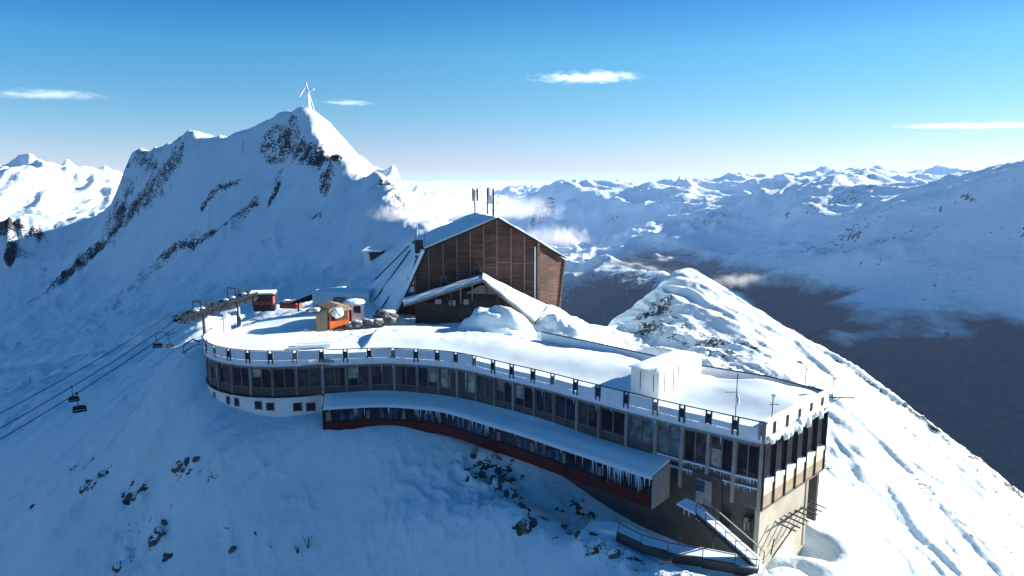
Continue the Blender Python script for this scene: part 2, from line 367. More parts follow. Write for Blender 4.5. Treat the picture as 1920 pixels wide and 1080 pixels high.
# rock bands: polylines on the photograph laid on the terrain, each with a half width in metres and a strength
BANDS = [([(262,296),(300,320),(270,370)],10,.55),([(320,268),(352,258)],6,.5),([(330,300),(290,345),(255,385),(240,410)],12,.6),([(232,398),(215,440),(180,470),(140,500),(112,535)],12,.66),([(150,480),(125,520)],9,.6),
 ([(445,338),(410,352),(382,382)],5,.6),([(470,385),(440,410),(370,450),(330,470),(285,500)],9,.52),([(420,420),(370,455),(300,480)],5,.62),([(480,380),(450,400)],4,.6),([(330,480),(260,520),(205,585)],6,.45),
 ([(545,245),(520,262),(505,272)],4,.7),([(485,270),(462,292)],2.5,.5),([(545,270),(575,280),(600,295),(632,290)],7,.62),([(560,262),(590,270)],6,.45),([(600,296),(630,292)],3,.9),([(525,315),(518,345)],5,.55),([(520,345),(505,375)],3,.7),
 ([(705,350),(735,345)],4,.6),([(742,352),(748,385)],4,.5),([(585,400),(600,405)],2.5,.6),([(0,430),(30,425),(60,440)],9,.7),([(30,445),(40,480)],8,.55),([(130,402),(180,398)],6,.55),([(25,460),(20,490)],4,.8),
 ([(200,600),(235,540),(260,520)],3,.35),([(90,620),(130,608)],5,.35),
 ([(372,868),(350,890),(335,900)],1.1,.42),([(170,865),(200,835),(215,820)],1.6,.45),([(150,932),(175,918),(165,910)],.8,.5),([(240,1000),(300,1060)],2.6,.37),([(160,850),(100,930)],1.5,.39),([(340,860),(400,890)],2.0,.38),([(430,1000),(520,1060)],1.8,.34),([(190,895),(200,885)],.8,.8),([(60,955),(75,935),(100,905)],1.2,.5),
 ([(240,930),(265,918)],1.1,.48),([(285,1030),(300,1015),(310,1005)],.8,.7),([(225,1075),(250,1050),(253,1035)],1.2,.55),([(310,1053),(320,1050)],.7,.95),([(300,990),(320,975)],.9,.34),
 ([(905,885),(930,875),(950,890),(970,930),(990,960)],3.2,.50),([(925,905),(940,915)],1.0,.6),([(1000,975),(985,985),(972,992)],.8,.6),([(1010,960),(1060,985),(1090,1000)],2.4,.5),([(960,900),(1010,940),(1060,965)],1.8,.46),([(1100,1010),(1150,1040),(1190,1050)],1.6,.45),([(1130,1050),(1160,1030)],1.2,.45),([(1080,950),(1120,985),(1160,1000)],1.6,.5),
 ([(1140,600),(1180,605)],5,.35),([(1190,600),(1235,565),(1245,580),(1205,625)],4.5,.55),([(1205,640),(1250,600)],4,.46),([(1290,600),(1330,640),(1370,680)],5,.5),([(1330,620),(1380,690)],3,.46),([(1150,625),(1200,650)],4,.42),([(1590,700),(1625,720)],3,.45),([(1700,770),(1790,845),(1910,930)],3.2,.62),([(1590,770),(1640,810)],4,.3),([(1600,800),(1700,900),(1740,960)],3.5,.36),([(1780,870),(1850,930),(1915,975)],4,.42),([(1680,860),(1800,960)],2.5,.4),([(1400,650),(1440,690)],3,.35)]
ROCK = np.zeros_like(GX); SN = fbm(GX/14, GY/14, 4, 3)*.8+fbm(GX/4, GY/4, 3, 5)*.5
for pts, w, s_ in BANDS:
    H = [h for h in (hit(px, py, near) for px, py in pts) if h]
    if len(H) == 1: H = H*2
    for a, b in zip(H, H[1:]):
        ex, ey, ez = b[0]-a[0], b[1]-a[1], b[2]-a[2]
        m = (GX > min(a[0],b[0])-3*w) & (GX < max(a[0],b[0])+3*w) & (GY > min(a[1],b[1])-3*w) & (GY < max(a[1],b[1])+3*w)
        wx, wy, wz = GX[m]-a[0], GY[m]-a[1], GZ[m]-a[2]; L2 = ex*ex+ey*ey+ez*ez+1e-9
        t = np.clip((wx*ex+wy*ey+wz*ez)/L2, 0, 1); d = np.sqrt((wx-ex*t)**2+(wy-ey*t)**2+(wz-ez*t)**2)
        ROCK[m] = np.maximum(ROCK[m], s_*sstep(1.5, .15, d/w+SN[m]*.9))
wa0, ua0 = GX*.92+GY*.38, GX*.38-GY*.92
ROCK = np.maximum(ROCK, sstep(.0, .5, fbm(wa0/5, ua0/22, 5, 7))*.49*sstep(20, 34, GX)*sstep(60, 110, GY+GX*.3)); wa0, ua0 = GX*.92+GY*.38, GX*.38-GY*.92
ROCK = np.maximum(ROCK, sstep(.05, .6, fbm(GX/16, GY/16, 5, 8))*.37*sstep(-25, -60, GX)*sstep(150, 220, GY))
sd = poly_sd(GX, GY, FOOT)
pad = 1-sstep(0, 7, sd)                                             # keep the pad round the hotel smooth
dist = R_
# relief: gullies running down the fall line, wind-packed snow, broken rock
def near_line(pts, w):
    d = np.full(GX.shape, 1e9)
    for a, b in zip(pts, pts[1:]):
        ex, ey = b[0]-a[0], b[1]-a[1]; t = np.clip(((GX-a[0])*ex+(GY-a[1])*ey)/(ex*ex+ey*ey+1e-9), 0, 1); d = np.minimum(d, np.hypot(GX-a[0]-ex*t, GY-a[1]-ey*t))
    return np.exp(-(d/w)**2)
rel = sstep(60, 220, dist)
CREST = near_line([aty(*p) for p in ((440,250,352),(520,215,332),(580,203,322),(612,225,319),(645,263,313),(690,302,303),(718,322,294),(752,337,285),(790,360,268),(812,385,256),(835,408,244))], 22)
GZ += (fbm(GX/60, GY/60, 4, 11)*2.0)*rel*(1-.6*pad)*(1-.8*CREST)
# groomed tracks across the bowl: a bank pushed up beside a cut
for pts, w_, h_ in (([(0,728,232),(60,706,228),(130,690,222),(200,668,214),(262,640,206)], 2.0, 1.5), ([(0,688,255),(80,672,250),(180,656,240),(290,636,205)], 2.2, -1.4), ([(0,735,228),(130,697,219),(262,645,203)], 2.2, -1.2), ([(0,880,130),(60,845,135),(130,800,140)], 1.0, -.5), ([(0,935,112),(60,905,114)], .8, -.4)):
    L_ = [hit(px, py, near) or aty(px, py, Y) for px, py, Y in pts]; GZ += near_line(L_, w_)*h_*(.7+.5*fbm(GX/8, GY/8, 3, 77))
rr_ = sstep(12, 35, GX)*sstep(55, 85, GY+GX*.3); ll_ = sstep(-15, -45, GX)*sstep(90, 160, GY)
wa, ua = GX*.92+GY*.38+fbm(GX/25, GY/25, 3, 22)*5, GX*.38-GY*.92
r1_ = ridged(wa/13, ua/85, 6, 21, gain=.5); r2_ = ridged(wa/3.6, ua/20, 4, 23)
GZ += ((r1_-np.percentile(r1_, 60))*1.25+(r2_-np.percentile(r2_, 60))*.22*(1+1.0*sstep(150, 80, dist)))*rr_
wb_, ub = GX*.80-GY*.60+fbm(GX/30, GY/30, 3, 24)*5, GX*.60+GY*.80
GZ += ((ridged(wb_/22, ub/120, 5, 25)-.9)*1.7+(ridged(wb_/5, ub/40, 4, 27)-.8)*.5)*ll_*(1-.7*near_line([aty(*p) for p in ((440,250,352),(520,215,332),(580,203,322),(612,225,319),(645,263,313),(690,302,303),(752,337,285),(835,408,244))], 20))
GZ += fbm(GX/9, GY/9, 5, 31)*(.35+.5*rel)*(1-.85*pad)*(1-.65*rr_)
cr_ = sstep(.02, .35, fbm(GX/13, GY/13, 3, 45))*sstep(170, 90, dist)*(1-.8*pad)    # wind-broken crust in patches
GZ += cr_*(ridged(GX/2.0, GY/2.0, 4, 46)-.9)*.16
lf_ = sstep(-12, -32, GX)*sstep(150, 100, dist)*(1-pad)
GZ += ((ridged((GX*.75-GY*.66)/9, (GX*.66+GY*.75)/45, 5, 47)-.95)*.9+(ridged((GX*.75-GY*.66)/2.6, (GX*.66+GY*.75)/12, 4, 48)-.9)*.22)*lf_
GZ += fbm((GX*.8+GY*.6)/1.1, (GX*.6-GY*.8)/4.5, 3, 43)*.07*sstep(170, 90, dist)*(1-.5*pad)
GZ += fbm(GX/2.3, GY/2.3, 3, 41)*.10*(1-.8*pad)
GZ += ROCK*(ridged(GX/(2.2+dist/60), GY/(2.2+dist/60), 5, 51)-.9)*(.5+dist/150)*(1-.6*CREST)*(1-.55*rr_)
GZ = np.where(sd < 0, np.minimum(GZ, -2.6), GZ)
grid_obj('snow_slope', GX, GY, GZ, M['terrain'], {'rock': ROCK}, kind='structure')
def ground(x, y):
    """height of the built terrain mesh at a plan point"""
    r_ = math.hypot(x, y); a = math.atan2(x, y)
    i = (math.log(r_)-math.log(22))/(math.log(800)-math.log(22))*(NR-1); j = (a-R(-58))/(R(116))*(NA-1)
    i = min(max(i, 0), NR-2); j = min(max(j, 0), NA-2); i0, j0 = int(i), int(j); fi, fj = i-i0, j-j0
    return float((GZ[i0,j0]*(1-fj)+GZ[i0,j0+1]*fj)*(1-fi)+(GZ[i0+1,j0]*(1-fj)+GZ[i0+1,j0+1]*fj)*fi)
def hitg(px, py):
    h = hit(px, py, near)
    return (h[0], h[1], ground(h[0], h[1])) if h else None

# ---------------------------------------------------------------- far mountains
K2 = K; K = []
P_((1450,600,2050),(1500,640,1850),(1600,700,1700),(1700,750,1600),(1800,800,1500),(1900,850,1400),(1900,750,1600),(1500,590,2156),(1600,640,1803),(1700,655,1750),(1800,655,1780),(1900,650,1800),
   (1900,600,1900),(1900,540,2020),(1900,450,2200),(1900,380,2330),(1918,322,2450),(1850,326,2750),(1800,328,3000),(1700,334,3450),(1600,330,3950),(1540,330,4400),(1480,329,4900),
   (1600,380,3340),(1600,450,2726),(1600,540,2203),(1500,400,3590),(1500,450,3063),(1500,540,2418),(1750,380,2800),(1750,450,2400),(1750,540,2100),(1700,400,2850),(1700,540,2150),(1800,600,1900),(1700,600,1930),
   (1270,352,6300),(1240,350,6600),(1310,370,5600),(1290,400,5000),(1275,440,4000),(1292,480,2550),(1306,530,2300),(1230,440,4400),(1200,400,5400),(1150,400,6300),(1200,480,3700),(1150,440,5200),(1100,460,5400),(1080,430,6500),
   (1060,515,3500),(1150,492,3100),(1235,478,2900),(1100,560,2900),(1200,570,2450),(1060,580,2900),(1100,620,2600),(1130,560,2750),
   (1325,535,2950),(1400,540,2677),(1400,450,3490),(1400,400,4190),(1330,460,3900),(1440,346,5600),(1380,350,6800),(1330,360,7300),(1350,480,3300),(1318,500,2800),
   (1030,356,7300),(1000,372,7700),(1060,372,6900),(1030,410,7100),(1100,350,8500),(980,378,7900),(1000,440,7300),(1050,480,5200),(940,380,8500),(960,410,7800),
   (1650,310,7500),(1600,325,7200),(1720,322,7600),(1780,318,9000),(1860,322,9000),(1150,346,10000),(1250,346,11000),(1350,345,12500),(1050,348,12000),(960,352,13000),
   (0,322,3300),(40,324,3300),(85,309,3300),(125,322,3300),(170,322,3500),(200,328,3600),(240,330,3600),(0,400,2500),(60,380,2700),(100,395,2500),(150,375,2800),(200,395,2600),(240,380,2700))
W_((-400,3500,-420),(0,3000,-600),(400,2500,-640),(600,1500,-700),(0,1500,-700),(-1000,1500,-600),(900,800,-700),(1550,1400,-300),(1850,1400,-10),(1900,800,-20),(1900,2000,10),(3400,3800,-200),(3600,5500,-150),(4500,4000,100),(-1500,6000,-300),(-600,6000,-400),(-3000,6000,-200),(-3500,3500,60),(-3000,2000,-200),(-1200,2500,-250),(-500,9000,-420),(-200,12000,-420),(-3000,11000,-350),(3000,12000,-300),(8000,9000,-300),(-8000,9000,-300))
for a in range(-56, 57, 14):
    W_((17000*math.sin(R(a)), 17000*math.cos(R(a)), -500)); W_((26000*math.sin(R(a)), 26000*math.cos(R(a)), -700))
far = RBF(K, 60.0)
FA, FR = 1000, 720
ang2 = np.linspace(R(-56), R(56), FA); rad2 = np.exp(np.linspace(math.log(640), math.log(26000), FR))
A2, R2 = np.meshgrid(ang2, rad2); FX = R2*np.sin(A2); FY = R2*np.cos(A2); FZ = far(FX, FY)
amp = sstep(900, 5000, R2)
wx_ = fbm(FX/900, FY/900, 3, 66)*260; wy_ = fbm(FX/900, FY/900, 3, 67)*260
rg_ = ridged((FX+wx_)/1900+3, (FY+wy_)/2300, 7, 71, gain=.55); FZ += (rg_-np.percentile(rg_, 80))*(16+70*amp)
rg_ = ridged((FX+wx_)/2700-5, (FY+wy_)/3300, 7, 73, gain=.5); FZ += (rg_-np.percentile(rg_, 78))*75*sstep(3600, 7000, R2)
rg_ = ridged(FX/620+FY/1500, FY/1700, 6, 76); FZ += (rg_-np.percentile(rg_, 75))*(13+24*amp); rg_ = ridged((FX+wx_*.3)/260, (FY+wy_*.3)/330, 5, 79, gain=.55); FZ += (rg_-np.percentile(rg_, 70))*(6+8*amp)
FZ += fbm(FX/300, FY/300, 6, 81)*(9+8*amp)
FR_ = np.clip(sstep(.05, .5, fbm(FX/600, FY/600, 4, 95))*.47, 0, 1)
for px, py, Y, rr, s_ in ((1760,500,2250,160,.36),(1720,520,2200,110,.34),(1500,380,3800,220,.36),(1460,500,2850,110,.36),(1800,625,1850,140,.4),(1900,620,1870,150,.45),(1600,600,2000,150,.4),(1100,565,2850,420,.75),(1165,575,2600,260,.7),(1080,590,2800,400,.7),(1080,410,6900,200,.4),(1230,430,4600,250,.32)):
    x, y, z = aty(px, py, Y); FR_ = np.maximum(FR_, s_*sstep(1.3, .2, np.hypot(FX-x, FY-y)/rr))
grid_obj('mountain_range', FX, FY, FZ, M['far_terrain'], {'rock': FR_, 'wood': sstep(4700, 3600, FY+np.where(FX < 500, 900, 0))}, kind='structure')
K = K2
# ================================================================ clouds and air
def vol_mat(name, dens, col=(1, 1, 1), aniso=.3, noise=None):
    m = bpy.data.materials.new(name); m.use_nodes = True; nt = m.node_tree; nt.nodes.clear()
    o = nt.nodes.new('ShaderNodeOutputMaterial'); v = nt.nodes.new('ShaderNodeVolumePrincipled')
    v.inputs['Color'].default_value = (*col, 1); v.inputs['Density'].default_value = dens; v.inputs['Anisotropy'].default_value = aniso
    if noise:
        n = noise_node(nt, 1.0, 7, .68); tcn = nt.nodes.new('ShaderNodeTexCoord'); mp = nt.nodes.new('ShaderNodeMapping')
        mp.inputs['Scale'].default_value = noise[:3]; nt.links.new(tcn.outputs['Object'], mp.inputs[0]); nt.links.new(mp.outputs[0], n.inputs['Vector'])
        ln = nt.nodes.new('ShaderNodeVectorMath'); ln.operation = 'LENGTH'; mp2 = nt.nodes.new('ShaderNodeMapping')
        mp2.inputs['Scale'].default_value = noise[3:]; nt.links.new(tcn.outputs['Object'], mp2.inputs[0]); nt.links.new(mp2.outputs[0], ln.inputs[0])
        fall = math_node(nt, 'SUBTRACT', 1.0, ln.outputs['Value'], clamp=True)
        d = math_node(nt, 'ADD', fall, math_node(nt, 'MULTIPLY', math_node(nt, 'SUBTRACT', n.outputs['Fac'], .62), 2.6))
        nt.links.new(math_node(nt, 'MULTIPLY', math_node(nt, 'MAXIMUM', d, 0.0), dens), v.inputs['Density'])
    nt.links.new(v.outputs[0], o.inputs['Volume']); return m
def cloud(c, size, mat, seed, label, cat='cloud', tilt=0.0, lump=.35, **k):
    """lens of vapour: flattened ball pushed about by noise, thin at its rim"""
    n, m = 48, 96; th = np.linspace(0, math.pi, n)[:, None]; ph = np.linspace(0, 2*math.pi, m)[None]
    x = np.sin(th)*np.cos(ph); y = np.sin(th)*np.sin(ph); z = np.cos(th)+0*ph
    f = 1+lump*fbm(x*1.7+seed, y*1.7+z, 5, seed); top = np.where(z > 0, 1.0, .55)*(1+.9*fbm(x*3+seed*2, y*3, 4, seed+3))
    rag = fbm(x*2.2-seed, y*2.2, 5, seed+9)*.5
    X = x*f*size[0]; Y = y*f*size[1]; Z = z*top*size[2]+rag*size[2]*.5+X*tilt
    s = MB(); vs = np.stack([X, Y, Z], -1); s.v = [tuple(v) for v in vs[:, :-1].reshape(-1, 3)]; mm = m-1
    for i in range(n-1):
        for j in range(mm): s.f.append((i*mm+j, i*mm+(j+1) % mm, (i+1)*mm+(j+1) % mm, (i+1)*mm+j))
    o = s.build('cloud', mat, smooth=True, fix=False, label=label, cat=cat, kind='stuff', **k); o.location = c
    bm = bmesh.new(); bm.from_mesh(o.data); bmesh.ops.remove_doubles(bm, verts=bm.verts, dist=size[2]*1e-3)
    bmesh.ops.recalc_face_normals(bm, faces=bm.faces); bm.to_mesh(o.data); bm.free(); return o
def wisp(c, size, dens, seed, label, tilt=0.0):
    a, b, h = size; k = 4.2
    m = vol_mat('cloud_vapour', dens, noise=(k*1.3/a, k/b, .9/h, 1/(a*1.02), 1/(b*1.02), 1/(h*1.02)))
    return cloud(c, size, m, seed, label, tilt=tilt, lump=.12)
wisp(aty(1105,146,9000), (900, 620, 66), .0055, 3, 'long white lens cloud in the blue sky right of centre', tilt=.02)
wisp(aty(85,178,9000), (1000, 600, 60), .0028, 5, 'faint flat cloud at the far left of the sky')
wisp(aty(650,193,9000), (480, 400, 34), .004, 8, 'thin short wisp of cloud right of the summit cross', tilt=-.06)
wisp(aty(1830,236,11000), (1500, 700, 42), .0065, 12, 'thin white streak of cloud at the right edge of the sky')
wisp(aty(1040,447,2600), (200, 150, 62), .015, 15, 'pale low cloud behind the brown hall roof')
wisp(aty(1405,528,2300), (170, 110, 34), .013, 21, 'small wispy cloud above the right snow ridge')
wisp(aty(748,402,186), (9.5, 8, 3.6), .28, 25, 'little puff of cloud clinging to the shoulder of the peak')
wisp(aty(880,392,5200), (900, 500, 150), .008, 31, 'wide fog bank between the peak shoulder and the hall roof')
wisp(aty(1480,532,2500), (120, 90, 26), .012, 37, 'tiny cloud scrap right of the wispy cloud over the right snow ridge')
# sea of cloud beyond the ranges, out to the horizon
m_, nt_, b_ = nmat('cloud_sea'); b_.inputs['Base Color'].default_value = (.86, .88, .9, 1); b_.inputs['Roughness'].default_value = 1
b_.inputs['Specular IOR Level'].default_value = 0; b_.inputs['Subsurface Weight'].default_value = 0
M['sea'] = m_
sa = np.linspace(R(-56), R(56), 420); sr = np.exp(np.linspace(math.log(6800), math.log(90000), 300)); S_A, S_R = np.meshgrid(sa, sr)
SX = S_R*np.sin(S_A); SY = S_R*np.cos(S_A)
SZ = -300+fbm(SX/2600, SY/2600, 5, 131)*110+np.abs(fbm(SX/700, SY/700, 4, 137))*50-500*sstep(9500, 7000, S_R)
grid_obj('sea_of_cloud', SX, SY, SZ, M['sea'], kind='stuff', label='sea of white cloud filling the far valleys below the horizon', cat='cloud sea')
hb = MB().box((0, 12000, -625), (60000, 34000, 1550))
hz = hb.build('haze', vol_mat('haze', 2.8e-5, (.36, .58, 1.0), .2), kind='stuff', label='thin blue haze over the far mountains', cat='haze')
# ================================================================ the hotel
def glassm(name, col, rough=.12, spec=.5):
    m, nt, b = nmat(name); n = noise_node(nt, 1.3, 3); b.inputs['Roughness'].default_value = rough
    r = ramp_node(nt, n.outputs['Fac'], [(.35, tuple(c*.6 for c in col)), (.65, tuple(c*1.5 for c in col))])
    nt.links.new(r.outputs[0], b.inputs['Base Color']); b.inputs['Specular IOR Level'].default_value = spec
    n2 = noise_node(nt, .6, 2); bump(nt, b, n2.outputs['Fac'], .02); return m
M['glass'] = glassm('dark_window_glass', (.026, .022, .030), .06, .5)
M['glass_b'] = glassm('dark_blue_window_glass', (.022, .030, .045), .05, .5)
M['glass_c'] = glassm('grey_window_glass', (.06, .058, .06), .12, .5)
M['glass_pale'] = glassm('window_with_pale_curtain', (.30, .32, .26), .2, .3)
M['glass_teal'] = glassm('window_with_grey_green_blind', (.13, .17, .17), .25, .3)
M['glass_blue'] = glassm('annex_glazing', (.045, .075, .13), .15, .5)
M['frame'] = simple('brown_grey_metal_frame', (.18, .155, .15), .5, .2, .2, 2)
M['frame_pale'] = simple('pale_grey_pilaster', (.26, .25, .25), .6, 0, .15, 2)
M['dark'] = simple('dark_steel', (.025, .028, .034), .45, .5, .3, 2)
M['brown_panel'] = simple('brown_spandrel', (.075, .062, .060), .55, 0, .2, 1.2)
M['white_wall'] = simple('white_plaster', (.72, .72, .70), .8, 0, .08, .8, .01)
M['fascia'] = simple('snow_dusted_white_fascia', (.80, .83, .86), .7, 0, .08, 1.5, .02)
M['rail_panel'] = simple('frosted_railing_panel', (.72, .79, .84), .35, 0, .07, 1.0)
M['steel_blue'] = simple('blue_black_post', (.035, .06, .10), .4, .3, .3, 2)
M['red'] = simple('dark_red_cladding', (.065, .007, .009), .55, 0, .3, .7)
M['base'] = simple('brown_grey_render', (.085, .075, .066), .85, 0, .25, .5, .02)
M['cream'] = simple('cream_panel', (.62, .52, .40), .6, 0, .15, .8)
M['tan'] = simple('tan_panel', (.30, .235, .155), .65, 0, .2, .8)
M['concrete'] = simple('concrete', (.30, .29, .27), .85, 0, .2, 1.0, .02)
M['underwall'] = simple('pale_weathered_wall', (.37, .34, .28), .85, 0, .18, .5, .02)
def icemat():
    m, nt, b = nmat('ice'); b.inputs['Base Color'].default_value = (.55, .72, .88, 1); b.inputs['Roughness'].default_value = .2
    b.inputs['Specular IOR Level'].default_value = .6; n = noise_node(nt, 8, 3); bump(nt, b, n.outputs['Fac'], .03); return m
M['ice'] = icemat()
def nrm(d): return Vector((d.y, -d.x))                              # outward normal for a path running to the right
def off(P, dist):
    out = []
    for i, p in enumerate(P):
        d = (P[min(i+1, len(P)-1)]-P[max(i-1, 0)]).normalized(); out.append(p+nrm(d)*dist)
    return out
hotel = empty('panorama_hotel', (0, 60, -1.2), label='long curved mountain hotel with white railings, dark window bands and snow-covered terrace roof', cat='hotel')
HL = Vector((0, 60, -1.2))
def H(mb, name, mat, parent=None, **k):
    """build in world coordinates, parent to the hotel without moving"""
    mb.v = [(v[0]-HL.x, v[1]-HL.y, v[2]-HL.z) for v in mb.v]
    return mb.build(name, M[mat] if isinstance(mat, str) else mat, parent or hotel, **k)
def slab(a, b, z0, z1, o, th, mb=None):
    """upright slab between plan points a and b, its face o metres outside the line, th thick inwards"""
    mb = mb or MB(); d = (b-a).normalized(); n = nrm(d); p = [a+n*o, b+n*o, b+n*(o-th), a+n*(o-th)]
    return mb.add([(q.x, q.y, z0) for q in p]+[(q.x, q.y, z1) for q in p], [(0,1,2,3)[::-1], (4,5,6,7), (0,1,5,4), (1,2,6,5), (2,3,7,6), (3,0,4,7)])
ZB, ZW, ZL, ZG = -1.80, -5.12, -7.05, -14.0                         # fascia foot, window band foot, cantilever foot, wall foot
joint_long = [Vector(p) for p in RAILRAW[6:]]
def on_rail(q):                                                     # nearest point of the smoothed rail line
    return min(long_rail, key=lambda p: (p-q).length)
joint_arc = [Vector((RC[0]+RR*math.cos(R(a)), RC[1]+RR*math.sin(R(a)))) for a in np.linspace(178, 296, 10)]
J = joint_arc[:-1]+[joint_arc[-1].lerp(joint_long[0], .6)]+joint_long[1:]
NARC = 9
full = arc+long_rail[1:]
def seg_on_path(a, b):
    """vertices of the full path between two joints"""
    ia = min(range(len(full)), key=lambda i: (full[i]-a).length); ib = min(range(len(full)), key=lambda i: (full[i]-b).length)
    return full[ia:ib+1]
# continuous pieces
H(MB().ribbon(off(full, .06), ZB, -1.12, .28), 'fascia', 'fascia', smooth=False)
H(MB().ribbon(off(full, .16), ZB-.05, ZB+.05, .2), 'drip_edge', 'frame_pale')
tr = MB()
for a, b in zip(full, full[1:]): tr.bar((a.x, a.y, -.03), (b.x, b.y, -.03), .09, .07)
H(tr, 'top_rail', 'dark')
H(MB().ribbon(off(full, -.45), ZW-.1, ZB+.02, .3), 'window_band_wall', 'brown_panel')
H(MB().ribbon(off(arc+long_rail[:1], -.05), -11.5, ZW-.06, .4), 'white_base_wall', 'white_wall')
H(MB().ribbon(off(arc+long_rail[:1], .05), ZW-.10, ZW+.05, .3), 'dark_ledge', 'dark')
H(MB().ribbon(off(long_rail, -.6), ZG, ZW-.1, .4), 'brown_base_wall', 'base')
# window bays
def bay(a, b, kind, z0, z1, arcpart=False):
    d = (b-a).normalized(); n = nrm(d); L = (b-a).length
    a2, b2 = a+d*.13, b-d*.13
    w = H(slab(a2, b2, z0, z0+.08, -.22, .22).add(*[[],[]]), 'window', 'frame')
    fr = MB(); slab(a2, b2, z1-.30, z1, -.24, .2, fr); m = a.lerp(b, .5)
    slab(m-d*.05, m+d*.05, z0+.08, z1-.3, -.22, .2, fr)
    slab(a2, a2+d*.08, z0+.08, z1-.3, -.23, .2, fr); slab(b2-d*.08, b2, z0+.08, z1-.3, -.23, .2, fr)
    H(fr, 'frame', 'frame', w)
    for s0, s1 in ((a2+d*.08, m-d*.05), (m+d*.05, b2-d*.08)):
        g = kind if isinstance(kind, str) else random.choice(kind)
        if g == 'glass': g = random.choice(['glass', 'glass', 'glass_b', 'glass_c'])
        H(slab(s0, s1, z0+.08, z1-.3, -.34, .04), 'pane', g, w)
        if g.startswith('glass') and random.random() < .22:
            zb = random.uniform(z0+.5, z1-.7); e_ = (s1-s0)*random.choice((0, 0, .45))
            H(slab(s0, s1-e_, zb, z1-.32, -.325, .02), 'blind', random.choice(['glass_c', 'glass_pale', 'glass_teal']), w)
for i, (a, b) in enumerate(zip(J, J[1:])):
    d = (b-a).normalized(); px = 960+FOC*a.x/a.y
    pale = 12 <= i-NARC+9 and (4.5 <= i-NARC < 7)
    i2 = i-NARC                                                     # index along the long front
    low = ZW if i2 < 14.5 else -6.0
    kind = 'glass'
    if i2 in (5, 6): kind = 'glass_pale'
    if i2 in (9,): kind = ['glass', 'glass_pale']
    if i2 in (14, 15): kind = 'glass_teal'
    if i2 in (17, 18): kind = ['glass', 'glass_pale', 'glass_teal']
    if i < NARC: kind = ['glass', 'glass', 'glass_pale'] if i in (3,) else 'glass'
    z0 = -4.25 if i2 < 15 else -4.7
    bay(a, b, kind, z0, ZB-.05)
    H(slab(a+d*.13, b-d*.13, ZW if i2 < 16 else ZL, z0, -.2, .2), 'spandrel', 'brown_panel')
for i, q in enumerate(J):
    i2 = i-NARC; d = (J[min(i+1, len(J)-1)]-J[max(i-1, 0)]).normalized()
    z0 = ZW-.05 if i2 < 15 else ZL; m = 'frame' if i % 3 else 'frame_pale'
    if i2 > 13: m = 'frame_pale'
    H(slab(q-d*.13, q+d*.13, z0, ZB, .0 if i2 > 13 else -.1, .4), 'column', m)
# railing: panels between paired posts
for i, (a, b) in enumerate(zip(J, J[1:])):
    d = (b-a).normalized(); h = -.10 if (i-NARC) not in (0, 1, 7, 8, 9, 10, 11, 12, 15, 16, 17, 18) else random.uniform(-.62, -.42)
    H(slab(a+d*.30, b-d*.30, -1.10, h, .05, .04), 'railing_panel', 'rail_panel')
for i, q in enumerate(J):
    d = (J[min(i+1, len(J)-1)]-J[max(i-1, 0)]).normalized()
    mb = MB()
    for s in (-.21, .21): slab(q+d*(s-.065), q+d*(s+.065), -1.45, -.06, .10, .12, mb)
    slab(q-d*.16, q+d*.16, -1.08, -.3, -.02, .03, mb)
    H(mb, 'railing_post', 'steel_blue' if i % 4 else 'frame_pale')
# small square windows of the white round base
for px, y0, y1, w in ((394,729,743,.55),(402,735,750,.6),(428,743,758,.6),(444,746,762,.7),(485,752,768,.85),(507,755,770,.9),(558,755,771,.95),(583,755,771,1.0)):
    best = min(range(len(arc)*20), key=lambda k: abs(960+FOC*arc[0].x*0+0 - 0) if False else abs((lambda P: 960+FOC*P.x/(P.y*(math.cos(PITCH))+ (CAMZ+6.5)*math.sin(PITCH)))(Vector((RC[0]+RR*math.cos(R(178+118*k/(len(arc)*20))), RC[1]+RR*math.sin(R(178+118*k/(len(arc)*20))))))-px))
    t = R(178+118*best/(len(arc)*20)); q = Vector((RC[0]+RR*math.cos(t), RC[1]+RR*math.sin(t))); d = Vector((-math.sin(t), math.cos(t)))
    if d.x < 0 and d.y > 0: pass
    z1 = aty(px, y0, q.y)[2]; z0 = aty(px, y1, q.y)[2]
    ww = H(slab(q-d*w/2, q+d*w/2, z0, z1, .0, .12), 'base_window', 'frame_pale')
    H(slab(q-d*(w/2-.06), q+d*(w/2-.06), z0+.06, z1-.06, .01, .05), 'pane', 'glass', ww)
# roof: slab and snow
roof = MB(); roof.prism([(p.x, p.y, -1.45) for p in FOOT], (0, 0, .3)); H(roof, 'roof_slab', 'concrete')
gx = np.arange(-38, 30, .3); gy = np.arange(47, 94, .3); SX_, SY_ = np.meshgrid(gx, gy)
sdf = poly_sd(SX_, SY_, FOOT)
fr_d = np.full(SX_.shape, 1e9)
for a, b in zip(full, full[1:]):
    ex, ey = b[0]-a[0], b[1]-a[1]; wx, wy = SX_-a[0], SY_-a[1]; t = np.clip((wx*ex+wy*ey)/(ex*ex+ey*ey), 0, 1)
    fr_d = np.minimum(fr_d, np.hypot(wx-ex*t, wy-ey*t))
drift = sstep(1.5, 7.5, fr_d)*(1-sstep(9.5, 12.5, fr_d+fbm(SX_/6, SY_/6, 3, 61)*2))
HZ = -.95+drift*(.70+.2*fbm(SX_/9, SY_/9, 3, 63))*np.where(SX_ < -17, .25, 1.0)+fbm(SX_/4, SY_/4, 4, 65)*.035
HZ += .55*np.exp(-(((SX_-23)/3.2)**2+((SY_-60)/3.4)**2))+.5*sstep(-14, -20, SX_)*sstep(86, 90, SY_)
tr_ = np.exp(-(((SX_+19)/6)**2+((SY_-82)/4)**2))+np.exp(-(((SX_+2)/7)**2+((SY_-80)/2.5)**2)); HZ += tr_*(ridged(SX_/1.3, SY_/1.3, 3, 69)-.9)*.16
